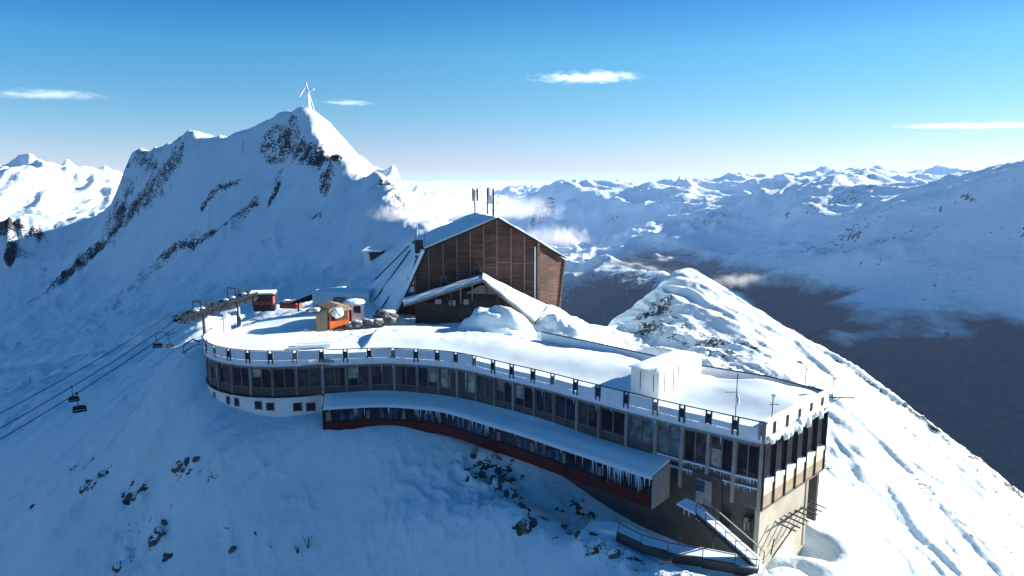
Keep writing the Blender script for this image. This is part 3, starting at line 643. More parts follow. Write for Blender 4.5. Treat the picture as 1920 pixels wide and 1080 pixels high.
HZ = np.where(sdf > -.35, np.minimum(HZ, -1.05), HZ)
so = grid_obj('roof_snow', SX_-HL.x, SY_-HL.y, HZ-HL.z, M['soft_snow'], mask=(sdf < -.05), parent=hotel)
# back parapet
bk = [Vector(b) for b in BACK[:6]][::-1]
H(MB().ribbon(bk, -1.3, -.05, .2), 'rear_parapet', 'fascia')
tb = MB()
for a, b in zip(bk, bk[1:]): tb.bar((a.x, a.y, 0), (b.x, b.y, 0), .16, .10)
H(tb, 'rear_rail', 'dark')
wl_ = MB().ribbon([Vector(p) for p in BACK[::-1]], -12, -1.35, .3); H(wl_, 'rear_wall', 'base')
# ---- sunny end face
e0, e1 = CORNER, FARC; ed = (e1-e0).normalized(); EL = (e1-e0).length
H(slab(long_rail[-1], e0, ZL, -.05, .0, .3), 'corner_post', 'frame_pale')
H(slab(e0, e1, ZL-.15, ZL+.02, .02, 3.0), 'floor_edge', 'frame')
H(slab(e0, e1, ZL+.02, ZB, -.3, .3), 'end_wall', 'dark')
H(slab(e0, e1, ZB, -.12, .0, .22), 'end_parapet', 'white_wall')
H(slab(e0-ed*.1, e1+ed*.1, -.12, .03, .12, .5), 'end_coping', 'fascia')
ne = 6
for k in range(ne):
    a = e0+ed*(EL*k/ne); b = e0+ed*(EL*(k+1)/ne); a2, b2 = a+ed*.12, b-ed*.12
    w = H(slab(a2, b2, -4.75, ZB-.1, -.18, .08), 'window', 'frame')
    H(slab(a2+ed*.05, b2-ed*.05, -4.7, ZB-.15, -.16, .04), 'pane', 'glass', w)
    s = slab(a2, b2, -5.25, -4.85, .02, .5); H(s, 'snowy_sill', 'snow')
    H(slab(a2, b2, -6.0, -5.32, -.03, .2), 'cream_panel', 'cream')
    H(slab(a2, b2, ZL+.05, -6.04, -.03, .2), 'tan_panel', 'tan')
for k in range(ne+1):
    q = e0+ed*(EL*k/ne); H(slab(q-ed*.07, q+ed*.07, ZL, ZB, .06, .3), 'column', 'dark')
for k in range(5):
    q = e0+ed*(EL*(k+.6)/5.2); H(slab(q-ed*.16, q+ed*.16, -1.45, -.25, .06, .1), 'railing_post', 'dark')
def lump_poly(a, b, ztop, seed, depth=.9, n=26):
    """ragged snow hanging on a wall top: slabs of changing length"""
    rs = random.Random(seed); mb = MB(); d = (b-a).normalized(); L = (b-a).length; nn = nrm(d)
    pts = []; 
    for k in range(n+1):
        s = k/n; dz = depth*(.25+.75*abs(math.sin(s*9+seed)*math.sin(s*23+seed*2)))*rs.uniform(.5, 1.1); pts.append((a+d*(L*s), dz))
    vs = []
    for q, dz in pts:
        o1 = q+nn*(.10+.25*dz); o0 = q-nn*.05
        vs += [(q.x+nn.x*.10, q.y+nn.y*.10, ztop), (o1.x, o1.y, ztop-dz*.45), (o1.x, o1.y, ztop-dz*.8), (q.x+nn.x*.07, q.y+nn.y*.07, ztop-dz), (o0.x, o0.y, ztop-dz*.5)]
    fs = [(0,1,2,3,4), tuple(5*n+k for k in (4,3,2,1,0))]
    for i in range(n):
        for k in range(5): l = (k+1) % 5; fs.append((5*i+k, 5*i+5+k, 5*i+5+l, 5*i+l))
    return mb.add(vs, fs)
H(lump_poly(e0+ed*.2, e0+ed*6.0, -1.15, 3, 1.5), 'overhanging_snow', 'snow', smooth=True)
H(lump_poly(e0+ed*5.2, e1-ed*.3, -.9, 5, 1.3), 'overhanging_snow', 'snow', smooth=True)
# recessed wall under the overhang
u0, u1 = e0-nrm(ed)*.9+ed*.0, e1-nrm(ed)*.9-ed*2.8
H(slab(e0+nrm(ed)*-.12, u1+nrm(ed)*.8, ZG, ZL-.15, 0, .4), 'end_base_wall', 'underwall')
H(slab(e1-ed*2.8, e1-ed*2.4-nrm(ed)*4, -13, ZL-.15, 0, .3), 'end_base_wall', 'underwall')
# steel rack of slanting beams beside the end wall
rk = empty('steel_beam_rack', atz(1500, 965, -9.5), label='row of parallel dark steel beams sticking out above the snow beside the end wall', cat='beam rack')
RL = Vector(rk.location)
def wp(mb, o, name, mat, parent=None, **k):
    """build world-coordinate geometry under an unrotated empty at o"""
    mb.v = [(v[0]-o.x, v[1]-o.y, v[2]-o.z) for v in mb.v]; return mb.build(name, M[mat] if isinstance(mat, str) else mat, parent, **k)
for k in range(8):
    A = Vector(aty(1453+k*8.6, 978-k*5.8, 50.2+k*.75)); B = A+Vector((1.55, -.35, -.62))
    wp(MB().bar(A, B, .10, .10), RL, 'beam', 'dark', rk)
wp(MB().bar(aty(1458, 985, 50.2), aty(1522, 940, 55.6), .10, .1), RL, 'rail', 'dark', rk)
for t in ((1452,1010,49.8,1445,1040,49.5),(1490,985,52.5,1448,1045,49.6)):
    wp(MB().bar(aty(*t[:3]), aty(*t[3:]), .08, .08), RL, 'brace', 'dark', rk)
# ---- red annex under the long window band
AX1 = 13.8
axp = [p for p in long_rail if p.x < AX1]; AW = 2.75
axf = off(axp, AW)
annex = H(MB().ribbon(axf, -8.2, -7.1, .25), 'annex', 'red')
H(MB().ribbon(off(axp, AW-.12), -7.1, -5.55, .2), 'annex_wall', 'glass', annex)
H(MB().ribbon(off(axp, AW-.02), -7.18, -7.08, .2), 'sill', 'dark', annex)
fl = MB(); ww_ = off(axp, -.2)
for k in range(len(axp)-1):
    a, b, c, d = axf[k], axf[k+1], ww_[k+1], ww_[k]
    fl.add([(a.x,a.y,-8.15),(b.x,b.y,-8.15),(c.x,c.y,-8.15),(d.x,d.y,-8.15)], [(0,1,2,3)])
H(fl, 'annex_floor', 'dark', annex)
cum = [0]
for a, b in zip(axf, axf[1:]): cum.append(cum[-1]+(b-a).length)
def at_s(s, P=axf):
    i = max(j for j in range(len(cum)) if cum[j] <= s+1e-6); i = min(i, len(P)-2); t = (s-cum[i])/(cum[i+1]-cum[i]); return P[i].lerp(P[i+1], t), (P[i+1]-P[i]).normalized()
s_ = .5; nwin = 0
while s_ < cum[-1]-1:
    q, d = at_s(s_); w = random.uniform(.28, .5)
    H(slab(q-d*w/2, q+d*w/2, -7.0, -6.15+random.uniform(-.1, .3), -.09, .05), 'glazing_strip', random.choice(['glass_blue', 'glass_blue', 'glass', 'glass_b']) if nwin % 5 else 'frame', annex)
    s_ += random.uniform(.55, .95); nwin += 1
for e, m in ((0, 'dark'), (-1, 'frame_pale')):
    a, b = axf[e], off(axp, -.1)[e]; d = (axp[min(1, e+1) if e == 0 else -1]-axp[0 if e == 0 else -2]).normalized()*(.12 if e else -.12)
    H(MB().prism([(a.x,a.y,-8.25),(b.x,b.y,-8.25),(b.x,b.y,-5.2),(a.x,a.y,-5.5)], (d.x,d.y,0)), 'annex_end_wall', m, annex)
# its snowy roof
def snow_strip(inner, outer, zi, zo, th, n=10, seed=2):
    vs = []; L = len(inner); mb = MB()
    for i in range(L):
        for k in range(n+1):
            t = k/n; p = inner[i].lerp(outer[i], t); edge = 1-(max(0, t-.85)/.15)**2*.75
            bul = .18*math.sin(min(1, t*1.3)*math.pi)*(.6+.5*math.sin(i*.21+seed)); z = zi+(zo-zi)*t+th*edge+bul
            if t < .25: z += .22*(1-t/.25)*(.6+.4*math.sin(i*.4))
            vs.append((p.x, p.y, z))
    fs = [(i*(n+1)+k, i*(n+1)+k+1, (i+1)*(n+1)+k+1, (i+1)*(n+1)+k) for i in range(L-1) for k in range(n)]
    base = len(vs)
    for i in range(L):
        o = outer[i]; vs.append((o.x, o.y, zo-.03)); vs.append((inner[i].x, inner[i].y, zi-.05))
    for i in range(L-1):
        fs.append((i*(n+1)+n, base+2*i, base+2*i+2, (i+1)*(n+1)+n)); fs.append((base+2*i, base+2*i+1, base+2*i+3, base+2*i+2))
    for i in (0, L-1): fs.append(tuple(i*(n+1)+k for k in range(n+1))+(base+2*i, base+2*i+1))
    return mb.add(vs, fs)
H(snow_strip(off(axp, -.12), off(axp, AW+.28), -5.25, -5.6, .22), 'annex_roof_snow', 'soft_snow', annex, smooth=True)
H(MB().ribbon(off(axp, AW+.22), -5.68, -5.58, .3), 'eave', 'fascia', annex)
# icicles along the eave
def icicle(p, L, r=.05):
    mb = MB(); k = 4; mb.tube([(p[0], p[1], p[2]-L*t) for t in (0, .3, .65, 1)], r, 5, r2=.008); return mb
spots = [random.uniform(0, cum[-1]) for _ in range(36)]+[random.gauss(cum[-1]-3, 1.6) for _ in range(30)]+[random.gauss(cum[-1]*.38, 2.5) for _ in range(18)]
for s in spots:
    s = min(max(s, .2), cum[-1]-.1); q, d = at_s(s); q = q+nrm(d)*.2; near_end = s > cum[-1]-6
    H(icicle((q.x, q.y, -5.62), random.uniform(.35, 1.5 if near_end else 1.1), random.uniform(.03, .075)), 'icicle', 'ice', annex, smooth=True)
# frost along the balcony line of the last bays, and a few icicles under the fascia
for i in range(NARC+15, len(J)-1):
    a, b = J[i], J[i+1]; d = (b-a).normalized(); mb = MB(); k = .2
    while k < (b-a).length-.2:
        q = a+d*k+nrm(d)*-.15
        for z in (-4.75, -5.45): mb.tube([(q.x, q.y, z), (q.x, q.y, z-random.uniform(.12, .5))], random.uniform(.02, .06), 4, r2=.01)
        k += random.uniform(.1, .22)
    slab(a+d*.15, b-d*.15, -4.8, -4.70, -.1, .15, mb); slab(a+d*.15, b-d*.15, -5.5, -5.42, -.1, .15, mb)
    H(mb, 'frost_fringe', 'ice')
for i in range(len(J)-1):
    for _ in range(2):
        if random.random() < .55:
            a, b = J[i], J[i+1]; q = a.lerp(b, random.choice([.03, .05, .95, .5])); d = (b-a).normalized(); q = q+nrm(d)*.12
            H(icicle((q.x, q.y, ZB-.02), random.uniform(.3, .9), .05), 'fascia_icicle', 'ice', smooth=True)
# recess and door to the stair landing
dj = J[-6]; 
pa, pb = Vector((14.6, 52.2)), Vector((16.2, 50.9)); dd = (pb-pa).normalized()
# ---- stair house on the roof
bx0 = Vector(atz(1235, 747, -.85)[:2]); bd = Vector((.69, .724)).normalized(); bl = Vector((-bd.y, bd.x)); 
wl2 = 2.9; dp = 7.4
sh = H(MB().prism([(bx0.x,bx0.y,-1.2),((bx0+bd*dp).x,(bx0+bd*dp).y,-1.2),((bx0+bd*dp+bl*wl2).x,(bx0+bd*dp+bl*wl2).y,-1.2),((bx0+bl*wl2).x,(bx0+bl*wl2).y,-1.2)], (0,0,2.65)), 'stair_house', 'white_wall')
q = [bx0-bd*.25-bl*.12, bx0+bd*(dp+.2)-bl*.12, bx0+bd*(dp+.2)+bl*(wl2+.12), bx0-bd*.25+bl*(wl2+.12)]
H(MB().prism([(p.x, p.y, 1.46) for p in q], (0,0,.09)), 'roof_edge', 'fascia', sh)
sg = MB(); n1, n2 = 14, 10
for i in range(n1+1):
    for j in range(n2+1):
        p = q[0].lerp(q[1], i/n1); r_ = q[3].lerp(q[2], i/n1); c = p.lerp(r_, j/n2); e = min(i, n1-i, j, n2-j)
        sg.v.append((c.x, c.y, 1.56+(.0 if e == 0 else .10+.05*math.sin(i*1.3+j)+.06*math.sin(j*.9+i*.4))))
for i in range(n1):
    for j in range(n2): a = i*(n2+1)+j; sg.f.append((a, a+n2+1, a+n2+2, a+1))
H(sg, 'snow_cap', 'snow', sh, smooth=True, fix=False)
for t, z0, z1 in ((.55, -.7, .9), (1.9, -.7, 1.0)):
    c = bx0+bl*t; H(MB().bar((c.x-bd.x*.03, c.y-bd.y*.03, z0+.3), (c.x-bd.x*.03, c.y-bd.y*.03, z1+.25), .05), 'wall_batten', 'dark', sh)
for t in (.9, 2.4, 3.2):
    c = bx0+bd*t; H(MB().bar((c.x-bl.x*.02, c.y-bl.y*.02, -.6), (c.x-bl.x*.02, c.y-bl.y*.02, 1.42), .04), 'wall_batten', 'frame_pale', sh)
# ---- stair landing, door and ramp at the right end
dn = nrm(dd)
H(slab(Vector((14.4, 52.0)), Vector((16.3, 50.4)), -8.0, -5.4, -.35, .1), 'door_wall', 'brown_panel')
dw = H(slab(Vector((14.7, 51.74)), Vector((15.7, 50.9)), -7.9, -5.85, -.3, .08), 'door', 'frame_pale')
H(slab(Vector((14.7, 51.75)), Vector((15.25, 51.28)), -6.9, -5.95, -.28, .05), 'pane', 'glass_blue', dw)
for px, y0, y1, Yd in ((1352,960,988,50.6),(1395,967,1000,49.6)):
    p = Vector(aty(px, y0, Yd)); p2 = Vector(aty(px+18, y1, Yd-.5))
    ww = H(MB().box(((p.x+p2.x)/2-.05, Yd-.2, (p.z+p2.z)/2), (.8, .18, abs(p.z-p2.z)), -.7), 'base_window', 'dark')
    H(MB().box(((p.x+p2.x)/2-.08, Yd-.26, (p.z+p2.z)/2), (.62, .12, abs(p.z-p2.z)-.15), -.7), 'pane', 'glass', ww)
rmp = empty('access_ramp', (14.5, 49.5, -8.3), label='snowy steel ramp with side rails descending from the hotel door to the path', cat='ramp')
RM = Vector(rmp.location)
r0, r1 = Vector(aty(1278, 940, 49.2)), Vector(aty(1312, 958, 48.0)); r2 = Vector(aty(1425, 1058, 44.6))
wp(MB().bar(r0, r1, 1.3, .14), RM, 'landing', 'fascia', rmp)
wp(MB().bar(r1, r2, 1.15, .12), RM, 'deck', 'concrete', rmp)
sd_ = (r2-r1).normalized().cross(Vector((0,0,1))).normalized()
wp(MB().bar(r1+Vector((0,0,.07)), r2+Vector((0,0,.07)), .95, .05), RM, 'deck_snow', 'soft_snow', rmp)
for sgn in (-1, 1):
    o = sd_*(.58*sgn); hr = MB().bar(r1+o+Vector((0,0,.75)), r2+o+Vector((0,0,.75)), .07, .07)
    wp(hr, RM, 'handrail', 'frame_pale', rmp)
    for k in range(7): c = r1.lerp(r2, k/6)+o; wp(MB().bar(c, c+Vector((0,0,.75)), .05), RM, 'rail_post', 'dark', rmp)
    wp(MB().bar(r1+o-Vector((0,0,.12)), r2+o-Vector((0,0,.12)), .08, .22), RM, 'stringer', 'dark', rmp)
mb = MB()
for k in (.25, .7): c = r1.lerp(r2, k); mb.bar(c-Vector((0,0,.1)), (c.x, c.y, ground(c.x, c.y)-.3), .14)
mb.bar(r0-Vector((0,0,.1)), (r0.x, r0.y, ground(r0.x, r0.y)-.3), .14); wp(mb, RM, 'support', 'dark', rmp)
for _ in range(7):
    c = r0.lerp(r1, random.random()); c = c-Vector((0, .6, .05)); wp(icicle(c, random.uniform(.3, .8), .05), RM, 'icicle', 'ice', rmp, smooth=True)
# ================================================================ the brown hall behind the terrace
def plankmat():
    m, nt, b = nmat('weathered_brown_boards'); t = nt.nodes.new('ShaderNodeTexCoord'); sx = nt.nodes.new('ShaderNodeSeparateXYZ'); cx = nt.nodes.new('ShaderNodeCombineXYZ')
    nt.links.new(t.outputs['Object'], sx.inputs[0]); nt.links.new(sx.outputs['X'], cx.inputs['X']); nt.links.new(sx.outputs['Z'], cx.inputs['Y'])
    br = nt.nodes.new('ShaderNodeTexBrick'); nt.links.new(cx.outputs[0], br.inputs['Vector'])
    br.inputs['Scale'].default_value = 1.0; br.inputs['Brick Width'].default_value = 1.97; br.inputs['Row Height'].default_value = .21
    br.inputs['Mortar Size'].default_value = .018; br.offset = 0.0; br.inputs['Bias'].default_value = -.1
    br.inputs['Color1'].default_value = (.055, .023, .017, 1); br.inputs['Color2'].default_value = (.145, .066, .045, 1); br.inputs['Mortar'].default_value = (.018, .012, .010, 1)
    n = noise_node(nt, 1.0, 6, .7, cx.outputs[0]); mp = nt.nodes.new('ShaderNodeMapping'); mp.inputs['Scale'].default_value = (1.2, 9, 1); nt.links.new(cx.outputs[0], mp.inputs[0]); nt.links.new(mp.outputs[0], n.inputs['Vector'])
    st = ramp_node(nt, n.outputs['Fac'], [(.42, (.55, .5, .48)), (.58, (1.15, 1.0, .95)), (.66, (2.6, 2.1, 1.8))])
    c = mix_col(nt, 1.0, br.outputs['Color'], st.outputs[0], 'MULTIPLY')
    n2 = noise_node(nt, .35, 3, .5); c2 = ramp_node(nt, n2.outputs['Fac'], [(.35, (.65, .6, .6)), (.65, (1.3, 1.25, 1.2))])
    c = mix_col(nt, 1.0, c, c2.outputs[0], 'MULTIPLY'); nt.links.new(c, b.inputs['Base Color'])
    b.inputs['Roughness'].default_value = .7; bump(nt, b, br.outputs['Fac'], -.02); return m
M['boards'] = plankmat()
M['batten'] = simple('grey_weathered_batten', (.20, .165, .14), .8, 0, .25, 2)
M['wood'] = simple('dark_wood', (.06, .045, .035), .8, 0, .3, 1.5)
M['orange'] = simple('orange_wood', (.50, .11, .025), .6, 0, .25, 2.5)
M['canvas'] = simple('beige_canvas', (.24, .19, .13), .9, 0, .2, 1.5)
M['red_paint'] = simple('red_painted_steel', (.28, .05, .03), .5, 0, .25, 2)
M['stone'] = simple('grey_rock', (.11, .105, .10), .9, 0, .5, 1.4, .12)
M['frost'] = snow_mat('rime', 2.0, .05, (.82, .85, .88))
HA = math.atan2(.25, .97); HO = Vector(aty(932, 575, 100)); HO.z = -1.5
hd = Vector((math.cos(HA), math.sin(HA), 0)); hn = Vector((-hd.y, hd.x, 0))
def onplane(px, py, o=HO, n=hn):
    r = Vector(ray(px, py)); c = Vector((0, 0, CAMZ)); t = (o-c).dot(n)/r.dot(n); return c+r*t
def loc(P, y=0.0):
    """local coordinates in the hall's frame"""
    d = Vector(P)-HO; return Vector((d.dot(hd), d.dot(hn)+y, d.z))
hall = empty('cable_car_hall', HO, HA, label='tall dark brown boarded hall with a folded snow-covered roof behind the hotel terrace', cat='hall')
def pl(px, py, y=0.0): v = loc(onplane(px, py)); v.y = y; return v
DEP = 15.0
A0, A1, A2, A3, A4, A5 = pl(728,590), pl(783,482), pl(797,469), pl(932,411), pl(1009,456), pl(1038,612)
A2b = pl(860,443)
base_l, base_r = Vector((A0.x, 0, -2.2)), Vector((pl(1009,612).x, 0, -4.5))
MB().prism([base_l, base_r, A4, A3, A2b, A2, A1], (0, DEP, 0)).build('wall', M['boards'], hall)
# right wing, turned towards the sun
wv = Vector((4.8, 1.9, 0)); top_r = A4+Vector((wv.x, wv.y, -2.75)); lo_r = Vector((A4.x+wv.x*.72, wv.y*.72, -4.5))
MB().prism([Vector((A4.x+.02, .05, -4.5)), lo_r, top_r, A4+Vector((.02,.05,0))], (0, DEP-4, 0)).build('side_wall', M['boards'], hall)
# battens, floor to roof line
def roofz(x):
    pts = [A1, A2, A2b, A3, A4]
    for a, b in zip(pts, pts[1:]):
        if a.x <= x <= b.x: return a.z+(b.z-a.z)*(x-a.x)/(b.x-a.x)
    return A1.z+(base_l.z-A1.z)*(A1.x-x)/(A1.x-base_l.x) if x < A1.x else A4.z
for i, px in enumerate((778,804,831,857,882,907,932,958,983)):
    x = pl(px, 500).x; z1 = roofz(x)-.1; z0 = -1.5 if i < 3 else -2.5
    MB().box((x, -.04, (z0+z1)/2), (.13, .1, z1-z0)).build('batten', M['batten'], hall)
for i in range(26):
    x0 = pl(random.choice((804,831,857,907,932,958,983)), 500).x; z = random.uniform(0, 8.6)
    if z < roofz(x0)-1 and z < roofz(x0+1.9)-.6: MB().box((x0+.98, -.03, z), (1.7, .06, .06)).build('cross_batten', M['batten'], hall)
MB().box((A4.x, -.15, (A4.z-4.6)/2+.1), (.34, .34, A4.z+4.6)).build('corner_pillar', M['batten'], hall)
MB().box((A4.x-.5, -.1, (A4.z-3)/2), (.14, .2, A4.z+2)).build('downpipe', M['frost'], hall)
MB().bar(lo_r+Vector((.05,-.05,0)), top_r+Vector((.05,-.05,0)), .22).build('corner_pillar', M['batten'], hall)
# openings
for px0, py0, px1, py1, m in ((764,521,777,534,'white_wall'),(764,536,777,548,'white_wall'),(763,549,776,562,'glass_blue'),(826,517,837,540,'glass'),(888,500,904,517,'glass')):
    a, b = pl(px0, py0), pl(px1, py1); w = MB().box(((a.x+b.x)/2, -.02, (a.z+b.z)/2), (abs(b.x-a.x), .14, abs(a.z-b.z))).build('window', M['frame'], hall)
    MB().box(((a.x+b.x)/2, -.09, (a.z+b.z)/2), (abs(b.x-a.x)-.2, .06, abs(a.z-b.z)-.2)).build('pane', M[m], w)
# roof: dark deck with snow on it
def slope(name, a, b, th, lift, mat, over=.45, parent=hall, dep=DEP, sk=Vector((0,0,0))):
    q = [a+Vector((0,-over,lift)), b+Vector((0,-over,lift)), b+Vector((0,dep,lift))+sk, a+Vector((0,dep,lift))+sk]
    return MB().prism(q, (0, 0, th)).build(name, M[mat], parent)
def snow_slope(a, b, dep, over, th, parent=hall, n1=22, n2=20, seed=1, o0=Vector((0,0,0))):
    mb = MB(); rs = random.Random(seed)
    for top in (1, 0):
        for i in range(n1+1):
            for j in range(n2+1):
                p = a.lerp(b, i/n1)+Vector((0, -over+(dep+over)*j/n2, 0))+o0; e = min(i, n1-i, j, n2-j)
                z = p.z+((th*(.55 if e == 0 else 1.0)+.09*math.sin(i*.7+j*.45+seed)*math.sin(j*.6)) if top else 0.0)
                mb.v.append((p.x, p.y+(.0), z))
    N = (n1+1)*(n2+1); W = n2+1
    for i in range(n1):
        for j in range(n2):
            q = i*W+j; mb.f.append((q, q+W, q+W+1, q+1)); mb.f.append((N+q, N+q+1, N+q+W+1, N+q+W))
    for i in range(n1): mb.f.append((i*W, (i+1)*W, N+(i+1)*W, N+i*W)); mb.f.append((i*W+n2, (i+1)*W+n2, N+(i+1)*W+n2, N+i*W+n2))
    for j in range(n2): mb.f.append((j, j+1, N+j+1, N+j)); mb.f.append((n1*W+j, n1*W+j+1, N+n1*W+j+1, N+n1*W+j))
    return mb.build('roof_snow', M['soft_snow'], parent, smooth=True)
apex = A3
for a, b in ((A2, A2b), (A2b, A3), (A3, A4)): slope('roof', a, b, .22, .02, 'dark', .5)
snow_slope(A2+Vector((-.15,0,.25)), A3+Vector((0,0,.25)), DEP, .42, .30, seed=3)
snow_slope(A3+Vector((0,0,.25)), A4+Vector((.1,0,.25)), DEP, .42, .30, seed=5)
MB().prism([A4+Vector((0,-.3,.03)), top_r+Vector((.3,-.3,.03)), top_r+Vector((.3,DEP-4,.03)), A4+Vector((0,DEP,.03))], (0,0,.22)).build('roof', M['dark'], hall)
MB().prism([A4+Vector((.3,.3,.27)), top_r+Vector((.1,.9,.27)), top_r+Vector((.1,DEP-4,.27)), A4+Vector((.3,DEP,.27))], (0,0,.22)).build('roof_snow', M['soft_snow'], hall)
# steep left flank with snow lying on it
fl = [base_l+Vector((-.1,-.5,0)), A2+Vector((-.1,-.5,.0)), A2+Vector((-.6,DEP,.0)), base_l+Vector((-4.5,DEP,0))]
MB().prism(fl, (-.35, 0, .15)).build('roof_flank', M['soft_snow'], hall)
MB().prism([fl[0]+Vector((.05,-.06,0)), fl[1]+Vector((.05,-.06,0)), fl[1]+Vector((.3,-.06,0)), fl[0]+Vector((.35,-.06,0))], (0,.3,0)).build('flank_edge', M['dark'], hall)
for t0, t1, y in ((.15,.6,5.0),(.25,.92,8.5),(.5,.95,11.5)):
    u = fl[0].lerp(fl[1], t0); w = fl[0].lerp(fl[1], t1); u2 = u+Vector((-.5-.28*y, y, .18)); w2 = w+Vector((-.45-.03*y, y, .2)); MB().bar(u2, w2, .25, .16).build('flank_gap', M['dark'], hall)
c = pl(787, 462); MB().box((c.x, 1.2, c.z-.1), (1.1, 1.1, 1.9)).build('chimney', M['dark'], hall)
MB().tube([(c.x-.5, 1.0, c.z-1), (c.x-.5, 1.0, c.z+1.9)], .05).build('vent_pipe', M['dark'], hall)
# ---- aerial masts on its ridge (things that stand on the roof)
def mast(name, px, py0, py1, Y, r, label, cat, group=None, kind='plain', mat='dark'):
    b = Vector(aty(px, py1, Y)); h = aty(px, py0, Y)[2]-b.z
    e = empty(name, b, label=label, cat=cat, group=group)
    MB().tube([(0,0,-.3), (0,0,h)], r, 6).build('pole', M[mat], e); return e, h
e, h = mast('antenna_mast', 890.5, 356, 398, 106, .11, 'aerial mast with two upright panel antennas, leftmost on the hall ridge', 'antenna', 'aerials on the hall roof')
for dx in (-.28, .38): MB().box((dx, 0, h-.75), (.26, .26, 1.9)).build('panel_antenna', M['dark'], e)
MB().bar((-.35,0,h-.05), (.45,0,h-.05), .06).build('cross_arm', M['frost'], e); MB().bar((-.28,0,h-1.5), (0,0,h-2.6), .06).build('brace', M['dark'], e)
e, h = mast('antenna_mast', 914, 352, 398, 104, .11, 'rime-coated aerial mast with a thick white crust, middle of the hall ridge', 'antenna', 'aerials on the hall roof')
MB().tube([(.25,0,h-2.4), (.32,0,h-1), (.3,0,h+.05)], .28, 8, r2=.18).build('rime_crust', M['frost'], e)
for s in (-1, 1): MB().bar((0,0,h-2.0), (s*.7,0,.2), .06).build('brace', M['dark'], e)
MB().bar((-2.0,0,h-.6), (0,0,h-.45), .04).build('stay_cable', M['dark'], e)
e, h = mast('antenna_mast', 925, 354, 412, 101, .15, 'thick dark aerial mast with side brackets at the gable peak of the hall', 'antenna', 'aerials on the hall roof')
for z, l in ((h-1.0, .8), (h-1.9, .6)): MB().bar((0,0,z), (l,0,z-.1), .05).build('bracket', M['dark'], e); MB().box((l,0,z-.1), (.14,.14,.3)).build('dipole', M['dark'], e)
MB().tube([(-.32,0,h-2.2), (-.4,0,h-.9)], .2, 7).build('rime_crust', M['frost'], e)
MB().bar((.1,0,1.2), (.8,0,2.2), .05).build('brace', M['dark'], e)
e, h = mast('lattice_mast', 783, 388, 455, 118, .07, 'thin frosted lattice mast left of the brown hall', 'mast', mat='frost')
for z in (1.6, 2.6, 3.3): MB().bar((-.9,0,z), (.9,0,z-.15), .07).build('frosted_arm', M['frost'], e)
# ---- entrance pavilion in front of the hall
PV = Vector(aty(890, 575, 93)); pav = empty('entrance_pavilion', PV, label='low gabled entrance hut with a snow roof in front of the brown hall', cat='entrance hut')
ap_f, ap_b = Vector(aty(905,528,92.5)), Vector(aty(906,519,99)); lf, lb = Vector(aty(757,575,90.5)), Vector(aty(752,566,97)); rf_, rb = Vector(aty(1003,609,88)), Vector(aty(1026,576,98))
def pw(mb, name, mat, parent=pav, **k): return wp(mb, PV, name, mat, parent, **k)
pw(MB().prism([lf, ap_f, ap_b, lb], (0,0,.18)), 'roof', 'dark'); pw(MB().prism([ap_f, rf_, rb, ap_b], (0,0,.18)), 'roof', 'dark')
def roofsnow(a, b, c, d, th, seed):
    mb = MB(); n1, n2 = 24, 8
    for i in range(n1+1):
        for j in range(n2+1):
            p = a.lerp(b, i/n1).lerp(d.lerp(c, i/n1), j/n2); e = min(j, n2-j, i+1, n1-i)
            mb.v.append((p.x, p.y-.0, p.z+.19+(th*(.35 if e == 0 else 1)+.07*math.sin(i*.8+seed)*math.sin(j*1.1+seed))))
    for i in range(n1+1): p = a.lerp(b, i/n1); mb.v.append((p.x, p.y, p.z+.16))
    W = n2+1
    for i in range(n1):
        for j in range(n2): q = i*W+j; mb.f.append((q, q+W, q+W+1, q+1))
        mb.f.append((i*W, (n1+1)*W+i, (n1+1)*W+i+1, (i+1)*W))
    return pw(mb, 'roof_snow', 'soft_snow', smooth=True)
roofsnow(lf, ap_f, ap_b, lb, .34, 1); roofsnow(ap_f, rf_, rb, ap_b, .42, 4)
gz = -2.2; gl, gr = lf.lerp(ap_f, .12), ap_f.lerp(rf_, .86)
back = Vector((0, 1.6, 0))
pw(MB().prism([Vector((gl.x, gl.y, gz))+back, Vector((gr.x, gr.y, gz-.8))+back, gr+back, ap_f+back, gl+back], (0,.3,0)), 'gable_wall', 'wood')
for px in (845,863,885,913,936,955):
    t = (px-757)/(905-757) if px < 905 else None; top = lf.lerp(ap_f, t) if t is not None else ap_f.lerp(rf_, (px-905)/(1012-905))
    pw(MB().bar((top.x, top.y+.2, gz-.6), (top.x, top.y+.2, top.z), .2), 'post', 'batten' if px in (863,885) else 'wood')
for px0, py0, px1, py1 in ((814,560,829,571),(840,562,856,574),(868,560,880,572)):
    a, b = Vector(aty(px0, py0, 91.9)), Vector(aty(px1, py1, 91.9)); pw(MB().box(((a.x+b.x)/2, 91.9, (a.z+b.z)/2), ((b.x-a.x)*.8, .08, (a.z-b.z)*.8)), 'notice_board', 'concrete')
a = Vector(aty(872,550,92.6)); b = Vector(aty(935,552,92.2)); pw(MB().prism([a, b, ap_f+Vector((.6,.1,-.6)), ap_f+Vector((-.2,.1,-.5))], (0,.12,0)), 'gable_boards', 'batten')
for s_a, s_b in ((lf, ap_f), (ap_f, rf_)): pw(MB().bar(s_a+Vector((0,-.06,.1)), s_b+Vector((0,-.06,.1)), .1, .3), 'verge_board', 'batten')
